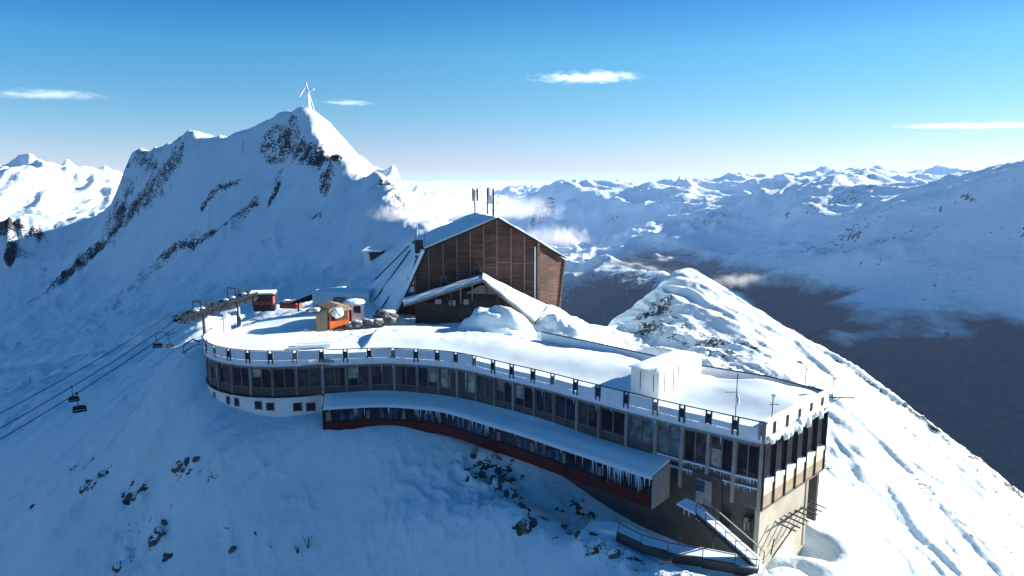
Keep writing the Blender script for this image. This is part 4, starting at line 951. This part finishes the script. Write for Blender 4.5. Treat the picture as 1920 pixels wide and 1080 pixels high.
# ================================================================ snow mound, boulders
def blob(name, c, size, mat, seed, lump=.25, n=20, m=32, freq=1.4, flat=None, **k):
    th = np.linspace(0, math.pi, n)[:, None]; ph = np.linspace(0, 2*math.pi, m+1)[None, :-1]
    x = np.sin(th)*np.cos(ph); y = np.sin(th)*np.sin(ph); z = np.cos(th)+0*ph
    f = 1+lump*fbm((x+seed)*freq+z, (y-seed)*freq+z*.7, 4, seed)*1.6
    if flat: f = np.minimum(f, 1/np.maximum(.25, np.abs(x*flat[0]+y*flat[1]+z*flat[2]))*.8)
    mb = MB(); mb.v = [tuple(v) for v in np.stack([x*f*size[0], y*f*size[1], z*f*size[2]], -1).reshape(-1, 3)]
    for i in range(n-1):
        for j in range(m): mb.f.append((i*m+j, i*m+(j+1) % m, (i+1)*m+(j+1) % m, (i+1)*m+j))
    o = mb.build(name, M[mat], smooth=(mat != 'stone'), **k); bm = bmesh.new(); bm.from_mesh(o.data); bmesh.ops.remove_doubles(bm, verts=bm.verts, dist=1e-4); bmesh.ops.recalc_face_normals(bm, faces=bm.faces); bm.to_mesh(o.data); bm.free()
    o.location = c; return o
p = aty(930, 612, 84.5); blob('snow_mound', (p[0], p[1], -2.0), (4.6, 3.6, 4.0), 'soft_snow', 4, .17, 28, 44, label='rounded shaded snow mound in front of the entrance hut', cat='snow mound', kind='stuff')
p = aty(1048, 620, 88); blob('snow_bank', (p[0], p[1], -4.6), (5.6, 4.4, 4.2), 'snow', 14, .24, 24, 40, label='sunlit snow bank at the right corner of the brown hall', cat='snow bank', kind='stuff')
def boulder(c, s, seed, label, group=None, cap=True, sz=(1, .8, .6)):
    o = blob('boulder', c, (s*sz[0], s*sz[1], s*sz[2]), 'stone', seed, .32, 16, 22, 1.7, flat=(random.uniform(-.6,.6), random.uniform(-.6,.6), .8), label=label, cat='boulder', group=group)
    if cap: blob('snow_cap', (s*.1, s*.12, s*sz[2]*.62), (s*sz[0]*.75, s*sz[1]*.7, s*sz[2]*.38), 'snow', seed+5, .25, 10, 18).parent = o
    return o
for px, py, Y, s, lb in ((722,592,88,1.5,'largest grey boulder behind the terrace, leaning with snow in its lee'),(706,603,86.5,.9,'small grey boulder between the white booth and the big leaning rock'),(690,604,86,.75,'grey rock buried in snow right of the white booth'),(668,607,85.5,.9,'snow-capped rock directly below the white booth'),(655,612,85,.7,'small rock at the right foot of the orange kiosk'),(736,600,87,.5,'little rock to the right of the big leaning boulder')):
    q = aty(px, py, Y); boulder((q[0], q[1], q[2]-s*.1), s, int(px), lb, 'rocks in the snow behind the terrace')
# ================================================================ kiosk and other small buildings behind the round terrace
kp = Vector(atz(640, 618, -1.0)); kp.y = 86.5; kp = Vector(aty(628, 612, 86.5)); kp.z = -1.1
kiosk = empty('orange_kiosk', kp, R(38), label='orange wooden kiosk with a beige canvas side and snow piled at its foot', cat='kiosk'); kiosk.scale = (1.05, 1.05, .98)
MB().box((0, 0, .55), (2.5, 3.0, 1.3)).build('counter_wall', M['orange'], kiosk)
for x, y in ((-1.15,-1.4),(1.15,-1.4),(-1.15,1.4),(1.15,1.4)): MB().box((x, y, 1.9), (.22, .22, 1.5)).build('post', M['orange'], kiosk)
MB().box((0, .3, 1.85), (2.1, 2.2, 1.35)).build('dark_interior', M['wood'], kiosk)
MB().prism([(-1.55,-1.8,2.55), (1.55,-1.8,2.55), (1.35,-1.8,3.0), (0,-1.8,3.35), (-1.35,-1.8,3.0)], (0, 3.6, 0)).build('roof', M['canvas'], kiosk)
blob('snow_lump', (-.3, -1.6, 2.35), (.75, .6, .7), 'snow', 33, .25).parent = kiosk
MB().prism([(-1.7,-1.7,-.4), (-2.8,-1.3,-.4), (-2.8,-1.3,2.3), (-1.6,-1.7,2.9)], (0, .25, 0)).build('canvas_side', M['canvas'], kiosk)
MB().prism([(-1.5,-1.9,2.9), (-2.95,-1.4,2.4), (-3.0,1.6,2.4), (-1.5,1.8,2.95)], (0, 0, .12)).build('side_awning', M['canvas'], kiosk)
blob('snow_lump', (-2.1, .3, 2.65), (.85, 1.3, .3), 'snow', 36, .2).parent = kiosk
for i in range(6): blob('snow_lump', (random.uniform(-1.6, 2.3), random.uniform(-2.6, -1.7), -.1), (.35, .3, .3), 'snow', 40+i, .3, 10, 14).parent = kiosk
bp = Vector(aty(664, 601, 89.5)); booth = empty('white_booth', bp, R(18), label='small white glazed booth with a rounded snow roof beside the orange kiosk', cat='booth')
MB().box((.1, .2, 1.1), (2.3, 2.2, 2.6)).build('body', M['white_wall'], booth)
MB().box((-.72, -.93, 1.05), (.62, .1, 2.3)).build('door', M['glass'], booth)
MB().box((.35, -.93, 1.65), (.9, .1, .95)).build('window', M['glass'], booth)
MB().box((1.28, .2, 1.4), (.06, 1.6, 1.6)).build('side_window', M['glass_blue'], booth)
blob('roof_snow', (.1, .1, 2.5), (1.45, 1.4, .42), 'snow', 51, .08).parent = booth
# white service building with a blue shaded roof, further back
sp_ = Vector(aty(640, 582, 104)); sv = empty('service_building', sp_, R(8), label='low white service building with a flat snowy roof between the kiosk and the brown hall', cat='service building')
MB().box((0, 2.5, .9), (8.6, 5, 3.4)).build('wall', M['white_wall'], sv); MB().box((-.2, -.04, 1.0), (1.9, .12, 2.2)).build('door', M['glass_teal'], sv)
blob('roof_snow', (0, 2.5, 2.6), (4.6, 2.9, .45), 'soft_snow', 61, .1).parent = sv
MB().box((3.9, -.1, 1.4), (.16, .2, 3.0)).build('drainpipe', M['frost'], sv)
# stack of long snow-covered beams
st_ = Vector(aty(575, 573, 108)); bs = empty('beam_stack', st_, label='stack of long dark beams with snow strips, sloping up towards the service building', cat='beam stack')
for k in range(5):
    a = Vector(aty(540+k*9, 571-k*1.5, 108+k*.5)); b = Vector(aty(606+k*9, 544-k*.6, 109+k*.5)); c = Vector(aty(640+k*2, 541-k*.4, 110+k*.5))
    wp(MB().bar(a, b, .3, .26).bar(b, c, .3, .26), st_, 'beam', 'dark', bs); u = Vector((0,0,.2)); wp(MB().bar(a+u, b+u, .24, .13).bar(b+u, c+u, .24, .13), st_, 'snow_strip', 'snow', bs)
for px, py in ((560,574),(590,566),(606,560),(630,556)): a = Vector(aty(px, py+10, 109)); wp(MB().bar(a, a+Vector((0,0,1.8)), .22), st_, 'trestle', 'dark', bs)
# red cabin and the orange machine
cp = Vector(aty(495, 573, 116)); cb = empty('red_cabin', cp, R(12), label='small red lift cabin on stilts with a snow-covered roof', cat='cabin')
MB().box((0, 0, 1.05), (3.4, 2.6, 1.5)).build('wall', M['red_paint'], cb)
MB().box((0, -1.32, 1.25), (2.8, .08, .6)).build('window', M['glass'], cb)
for x in (-1.5, -.5, .5, 1.5): MB().box((x, -1.35, .9), (.14, .14, 2.4)).build('post', M['wood'], cb)
MB().box((0, 0, 2.0), (4.3, 3.4, .25)).build('roof', M['wood'], cb); MB().box((-.1, 0, 2.32), (4.2, 3.3, .36)).build('roof_snow', M['snow'], cb, bevel=.1)
MB().box((.2, 0, -.3), (3.4, 2.4, 1.0)).build('underframe', M['dark'], cb)
mp_ = Vector(aty(546, 577, 112)); mc = empty('winch_machine', mp_, R(-10), label='low red and orange winch machine parked beside the red cabin', cat='machine')
MB().prism([(-1.7,-.8,0), (1.5,-.8,0), (1.5,-.8,.7), (.3,-.8,1.35), (-1.6,-.8,1.0)], (0,1.8,0)).build('body', M['red_paint'], mc)
MB().bar((-.6,-1,.2), (1.9,-1,1.5), .16).build('arm', M['orange'], mc); MB().bar((.5,-1,1.4), (2.0,-1,.4), .14).build('arm', M['orange'], mc)
blob('snow_cover', (-.6, 0, 1.1), (1.1, .9, .25), 'snow', 71, .2).parent = mc
# long snowy bench steps at the right of the round terrace
bq = Vector(atz(592, 648, -.9)); bst = empty('snowy_bench_steps', bq, R(12), label='two long snow-covered bench steps on the round terrace by the railing', cat='bench steps')
for k in range(2): MB().box((-.2*k, -k*.95, .0), (3.8, .5, .5)).build('step', M['rail_panel'], bst); MB().box((-.2*k, -k*.95, .33), (3.9, .6, .16)).build('step_snow', M['snow'], bst, bevel=.05)
# white T-shaped post and parapet wing at the left edge of the terrace
tp = Vector(aty(424, 614, 84)); tpo = empty('frosted_bracket_post', tp, R(10), label='white frosted T-shaped post at the back left of the round terrace', cat='post')
MB().box((0, 0, .75), (.4, .35, 2.3)).build('post', M['frost'], tpo); MB().bar((-.5,0,1.85), (1.35,0,2.25), .4, .26).build('cross_arm', M['frost'], tpo)
pwing = [Vector((RC[0]+10.9*math.cos(R(a)), RC[1]+10.9*math.sin(R(a)))) for a in range(160, 184, 4)]
o = MB().ribbon(pwing[::-1], -1.1, [.0+.2*k for k in range(6)], .35); o = o.build('curved_snow_parapet', M['frost'], label='curved white snow-covered parapet at the left end of the round terrace', cat='parapet')
# ================================================================ hut on the slope
hp_ = hitg(700, 488); hp_ = Vector(aty(702, 486, hp_[1]-.5)) if hp_ else Vector(aty(702, 486, 190))
hutY = hp_.y; hut = empty('mountain_hut', hp_, R(-14), label='lone hut jutting from the snow slope below the peak, white roof and dark front', cat='hut')
k_ = hutY/190
MB().box((.6*k_, .6, 1.2*k_), (4.6*k_, 3.4*k_, 2.0*k_)).build('wall', M['wood'], hut)
MB().prism([(-3.0*k_,-2*k_,2.0*k_), (3.2*k_,-2*k_,2.4*k_), (3.2*k_,2.2*k_,3.2*k_), (-3.0*k_,2.2*k_,2.8*k_)], (0,0,.45*k_)).build('roof_snow', M['snow'], hut)
MB().prism([(-2.4*k_,-1.4*k_,-2.6*k_), (-.2*k_,-1.5*k_,-2.0*k_), (-1.0*k_,-1.6*k_,2.1*k_), (-2.7*k_,-1.6*k_,2.1*k_)], (0,2*k_,0)).build('buttress', M['white_wall'], hut)
# ================================================================ summit cross
sp2 = Vector(aty(583, 206, 322)); sp2.z = max(sp2.z, ground(sp2.x, sp2.y)-.2) if abs(ground(sp2.x, sp2.y)-sp2.z) < 8 else sp2.z
cr = empty('summit_cross', (sp2.x, sp2.y, sp2.z-1), label='rime-covered white summit cross on the top of the peak', cat='summit cross')
MB().bar((-.8,0,0), (-1.6,0,13.0), .42).build('leg', M['frost'], cr); MB().bar((1.6,0,0), (-1.5,0,11.5), .42).build('leg', M['frost'], cr); MB().bar((0,1.2,0), (-1.5,0,11), .35).build('leg', M['frost'], cr)
MB().bar((-2.0,0,11.4), (-5.0,0,6.8), .45).build('arm', M['frost'], cr); MB().bar((-1.0,0,9.6), (1.8,0,10.0), .6).build('arm', M['frost'], cr)
# ================================================================ chairlift
GA, GB = Vector(aty(333, 604, 102)), Vector(aty(476, 556, 113))
lg = empty('chairlift_gantry', (GA.x*.3+GB.x*.7, GA.y*.3+GB.y*.7, -2.5), label='dark steel lattice gantry of the chairlift rising to the red cabin', cat='lift gantry'); LGp = Vector(lg.location)
gd = (GB-GA).normalized(); gs = gd.cross(Vector((0,0,1))).normalized()
for s in (-1.1, 1.1):
    mb = MB(); a, b = GA+gs*s, GB+gs*s; up = Vector((0,0,.75))
    mb.bar(a, b, .26); mb.bar(a+up, b+up, .26)
    for k in range(16):
        p0, p1 = a.lerp(b, k/16), a.lerp(b, (k+1)/16); mb.bar(p0, p1+up, .13); mb.bar(p0, p0+up, .13)
    wp(mb, LGp, 'truss', 'dark', lg)
mb = MB()
for k in range(17): p0 = GA.lerp(GB, k/16); mb.bar(p0+gs*-1.1, p0+gs*1.1, .08)
wp(mb, LGp, 'catwalk', 'dark', lg)
for k in range(9):
    p0 = GA.lerp(GB, (k+.5)/9)+gs*1.25+Vector((0,0,-.15)); wp(MB().tube([p0-gs*.1, p0+gs*.1], .33, 12), LGp, 'sheave_wheel', 'dark', lg)
for t, pyb, hgt in ((.32, 655, 2.2), (.77, 597, 2.6)):
    c = GA.lerp(GB, t); gzz = min(ground(c.x, c.y), c.z-2)-.5
    wp(MB().tube([(c.x, c.y, gzz), (c.x, c.y, c.z-.1)], .34, 10, r2=.28), LGp, 'pillar', 'frame_pale', lg)
    fr = MB(); q0, q1 = c-gd*1.0, c+gd*1.1
    for s in (-1.1, 1.1):
        fr.bar(q0+gs*s, q0+gs*s+Vector((0,0,hgt)), .13); fr.bar(q1+gs*s, q1+gs*s+Vector((0,0,hgt*.7)), .13); fr.bar(q0+gs*s+Vector((0,0,hgt)), q1+gs*s+Vector((0,0,hgt*.7)), .13)
    fr.bar(q0-gs*1.1+Vector((0,0,hgt)), q0+gs*1.1+Vector((0,0,hgt)), .13); wp(fr, LGp, 'lifting_frame', 'dark', lg)
for _ in range(7):
    c = GA.lerp(GB, random.uniform(.1, .98))+gs*random.uniform(-1.2, 1.2)+Vector((0,0,.85)); o = blob('rime_clump', c-LGp, (.5, .3, .18), 'frost', random.randint(1, 99), .3, 8, 12); o.parent = lg
# cables: parallel ropes from the gantry down the valley
def sag(a, b, dz, n=16): a = Vector(a); b = Vector(b); return [a.lerp(b, k/n)-Vector((0,0,dz*4*(k/n)*(1-k/n))) for k in range(n+1)]
E1 = Vector(aty(-60, 858, 68)); E2 = Vector(aty(-60, 836, 72)); E3 = Vector(aty(-60, 806, 80))
C1 = sag(GA+gs*1.2, E1, .5); C2 = sag(GA-gs*1.1, E2, .5); C3 = sag(GA-gs*1.1+Vector((0,0,1.3)), E3, .5)
for nm, C_, lb in (('haul_rope', C1, 'lowest of the three lift ropes, the one the hanging chair rides on'), ('haul_rope', C2, 'middle of the three lift ropes running down to the left'), ('haul_rope', C3, 'uppermost of the three lift ropes running down to the left')):
    MB().tube(C_, .055, 5).build(nm, M['dark'], label=lb, cat='lift rope', group='ropes of the chairlift')
MB().tube(sag(aty(1075, 545, 100), aty(1255, 668, 92), .3), .03, 4).build('stay_wire', M['dark'], label='thin dark wire crossing in front of the right snow ridge, right of the hall', cat='wire')
def chair(at, rz, label, group='chairs of the chairlift', sc=1.0):
    e = empty('lift_chair', at, rz, label=label, cat='lift chair', group=group); e.scale = (sc, sc, sc)
    MB().box((0,0,.0), (.34,.2,.26)).build('grip', M['dark'], e)
    MB().bar((0,0,0), (.0,.0,-1.25), .09).bar((0,0,-1.25), (.12,-.35,-1.7), .09).build('hanger', M['dark'], e)
    MB().box((.12,-.1,-2.35), (1.5,.55,.12)).build('seat', M['dark'], e); MB().bar((-.6,.2,-2.0), (.85,.2,-2.0), .5, .08, up=(0,1,0)).build('backrest', M['dark'], e)
    for s in (-.62, .86): MB().bar((s,-.1,-2.3), (s*.5,-.2,-1.55), .06).bar((s,-.35,-2.1), (s,.2,-2.1), .06).build('armrest', M['dark'], e)
    MB().bar((-.5,-.2,-1.58), (.6,-.2,-1.58), .07).build('top_bar', M['dark'], e); return e
def nearest(C_, px):
    f = lambda P: 960+FOC*P.x/(P.y*math.cos(PITCH)-(P.z-CAMZ)*math.sin(PITCH)); best = None
    for a, b in zip(C_, C_[1:]):
        for k in range(20):
            p = a.lerp(b, k/20); e = abs(f(p)-px)
            if best is None or e < best[0]: best = (e, p)
    return best[1]
chair(nearest(C1, 144), R(35), 'empty dark lift chair hanging alone from the ropes at the left')
chair(nearest(C2, 135), R(35), 'second dark lift chair, directly behind the lone left one', sc=.8)
chair(Vector(aty(292, 626, 108)), R(20), 'dark lift chair nearest the left end of the gantry, left one of the pair', sc=.95)
chair(Vector(aty(316, 628, 108)), R(60), 'dark lift chair by the gantry, right one of the pair', sc=.85)
MB().tube([aty(292,626,108), aty(305,622,108), aty(316,628,108), aty(330,622,107)], .07, 5).build('chair_storage_rail', M['dark'], label='short dark rail holding the pair of lift chairs below the gantry', cat='rail')
fp = Vector(aty(347, 660, 88)); ft = empty('entry_frame', fp, label='blue-grey tubular frame left of the round terrace', cat='frame')
wp(MB().tube([aty(343,662,88), aty(345,646,88), aty(362,636,87), aty(374,641,86)], .11, 6), fp, 'tube', 'steel_blue', ft); wp(MB().tube([aty(346,660,88), aty(360,650,87.5), aty(376,645,86)], .08, 6), fp, 'tube', 'steel_blue', ft)
a = Vector(aty(348, 661, 88)); wp(MB().bar(a, (a.x, a.y, ground(a.x, a.y)-.3), .14), fp, 'leg', 'dark', ft)
# ================================================================ rods and lamps on the roof and round the hotel
def rod(px, py0, py1, Y, lb, extra=(), grp='thin masts on the hotel roof', r=.035):
    b = Vector(aty(px, py1, Y)); h = aty(px, py0, Y)[2]-b.z; e = empty('roof_mast', b, label=lb, cat='mast', group=grp)
    MB().tube([(0,0,-.4), (0,0,h)], r, 6).build('pole', M['dark'], e)
    for t in extra:
        if t[0] == 'arm': MB().bar((t[1],0,h*t[3]), (t[2],0,h*t[3]), .04).build('arm', M['dark'], e)
        if t[0] == 'lamp': MB().box((0,-.05,h*t[1]), (.22,.18,.26)).build('lamp_head', M['fascia'], e)
        if t[0] == 'ice': blob('ice_lump', (.1,0,h*t[1]), (.16,.14,.45), 'frost', 5, .3, 10, 12).parent = e
    return e
rod(1379, 700, 778, 51.2, 'tall thin mast with a frozen lump, standing at the front railing', (('ice', .35), ('arm', -.9, .1, .55)))
rod(1447, 741, 786, 49.8, 'short mast with a small lamp at the near roof corner', (('lamp', 1.0), ('arm', -.25, .5, .62)))
rod(1510, 684, 714, 60.5, 'thin mast at the far back corner of the roof', (('arm', -.1, .25, .5),))
rod(1561, 709, 742, 57, 'thin rod with a knob at the far right tip of the roof', (('lamp', 1.0),))
rod(796, 432, 468, 100.5, 'short pipe mast beside the chimney of the brown hall', grp=None)
a, b = Vector(aty(1556,745,57)), Vector(aty(1602,746,57.5)); bm_ = empty('outrigger_boom', a, label='thin horizontal boom sticking out from the far right roof corner', cat='boom')
wp(MB().bar(a-Vector((.4,0,0)), b, .09), a, 'boom', 'dark', bm_); wp(MB().bar(a+Vector((0,0,-.5)), b.lerp(a, .5), .05), a, 'strut', 'dark', bm_)
# path and drum below the hotel
pth = [Vector(aty(px, py, Y)) for px, py, Y in ((1100,985,51.5),(1165,992,50),(1210,1015,48.5),(1260,1030,47),(1320,1040,46),(1380,1052,45),(1425,1062,44.2))]
o = MB()
for i in range(len(pth)-1):
    a, b = pth[i], pth[i+1]; d = (b-a).normalized(); q = Vector((d.y, -d.x, 0))
    o.add([a-q*1.0, a+q*.5, b+q*.5, b-q*1.0, a-q*1.0-Vector((0,0,1.5)), a+q*.5-Vector((0,0,1.5)), b+q*.5-Vector((0,0,1.5)), b-q*1.0-Vector((0,0,1.5))], [(0,1,2,3),(7,6,5,4),(0,4,5,1),(1,5,6,2),(2,6,7,3),(3,7,4,0)])
o.build('path', M['soft_snow'], kind='structure')
wpth = empty('path_wall', pth[3], label='low dark retaining wall with a handrail along the path under the hotel', cat='retaining wall')
mb = MB()
for i in range(1, len(pth)-1):
    a, b = pth[i], pth[i+1]; d = (b-a).normalized(); q = Vector((d.y, -d.x, 0))*.6; mb.bar(a+q-Vector((0,0,.35)), b+q-Vector((0,0,.25)), .18, .7)
wp(mb, pth[3], 'wall', 'base', wpth)
for i in range(1, len(pth)):
    d = (pth[i]-pth[i-1]).normalized(); q = Vector((d.y, -d.x, 0))*.6; c = pth[i]+q; wp(MB().bar(c, c+Vector((0,0,.8)), .05), pth[3], 'rail_post', 'steel_blue', wpth)
    c0 = pth[i-1]+q; wp(MB().bar(c0+Vector((0,0,.8)), c+Vector((0,0,.8)), .05), pth[3], 'handrail', 'steel_blue', wpth) if i > 1 else None
dc = Vector(aty(1246, 1062, 45.6)); dr = empty('concrete_drum', dc, label='short round concrete drum standing in the snow below the path', cat='concrete drum')
MB().tube([(0,0,-1.6), (0,0,.0), (0,0,.75)], .5, 18).build('shell', M['concrete'], dr); MB().tube([(0,0,.75), (0,0,.9)], .56, 18).build('rim', M['base'], dr)
cu = Vector(aty(888, 853, 62.2)); pp_ = empty('drain_pipe', cu, label='round black drain pipe mouth poking out under the red annex', cat='pipe')
MB().tube([(0,1.2,.1), (0,-.2,0)], .36, 16).build('pipe', M['concrete'], pp_); MB().tube([(0,.2,0), (0,-.22,0)], .28, 16).build('mouth', M['dark'], pp_)
# boulders poking out of the snow slope
BP = [((640,300,265),0)]
spots_ = [(160,925,.75),(168,912,.5),(195,890,.8),(335,885,.7),(352,868,.5),(368,866,.45),(255,928,.6),(243,922,.5),(293,1025,.8),(300,1012,.6),(313,1053,.5),(222,1070,.6),(436,1030,.45),(930,912,.65),(940,905,.5),(925,898,.4),(985,985,.7),(1000,972,.5),(951,926,.45),(965,935,.4),(978,950,.5),(1055,985,.45),(1150,1035,.6),(1190,1022,.45),(1085,1003,.4),(905,885,.4),(310,985,.4),(62,945,.5)]
names = ['bottom left corner', 'left of the annex', 'below the annex', 'near the path']
cnt = {}
ORD = ['leftmost', 'second', 'third', 'fourth', 'fifth', 'sixth', 'seventh', 'eighth', 'ninth', 'tenth', 'eleventh', 'twelfth', 'thirteenth', 'fourteenth', 'fifteenth', 'sixteenth', 'seventeenth']
for px, py, s in sorted(spots_):
    g = hitg(px, py)
    if not g: continue
    w = 'bare dark rocks on the steep slope left of the hotel' if px < 450 else 'bare dark rocks in the broken snow below the red annex'
    k = cnt.get(w, 0); cnt[w] = k+1; o_ = ORD[k]+('' if k == 0 else ' from the left'); sz_ = 'big' if s >= .7 else 'small'
    lb = (sz_+' dark rock on the slope left of the hotel, '+o_) if px < 450 else (sz_+' dark rock in broken snow below the annex, '+o_)
    o = boulder((g[0], g[1], g[2]-s*.14), s*.95, px+py, lb, w, cap=(s >= .6), sz=(1.0, .75, .62)); o.rotation_euler = (R(20), R(-30), R(random.uniform(0, 180)))
g = hitg(575, 1020)
# marker poles
for px, py, hgt, lb in ((455,285,6,'lone dark pole on the upper snow face left of the summit'),(56,714,2.5,'dark marker lying in the snow at the far left of the slope')):
    g = hitg(px, py)
    if g: o = MB().tube([(0,0,-.3), (.05*hgt,0,hgt*.5), (.12*hgt,0,hgt)], .05*max(1, g[1]/120), 5).build('marker_pole', M['dark'], label=lb, cat='pole'); o.location = g

def twig(px, py, hgt, seed, lb):
    g = hitg(px, py)
    if not g: return
    rs = random.Random(seed); mb = MB()
    for k in range(5):
        a = rs.uniform(0, 6.28); l = hgt*rs.uniform(.5, 1); q = Vector((math.cos(a)*.35*l, math.sin(a)*.3*l, l)); m = q*.5+Vector((rs.uniform(-.1,.1), rs.uniform(-.1,.1), .05))
        mb.tube([(0,0,-.2), m, q], .035, 5, r2=.012); mb.tube([m, m+Vector((rs.uniform(-.3,.3), rs.uniform(-.2,.2), l*.3))], .018, 4, r2=.008)
    o = mb.build('bare_shrub', M['wood'], label=lb, cat='shrub', group='bare twigs in the snow'); o.location = g
twig(577, 1022, 1.5, 3, 'bare twiggy shrub in the snow at the bottom, right one of two')
twig(558, 1030, 1.1, 7, 'smaller bare twiggy shrub in the snow at the bottom, left one of two')
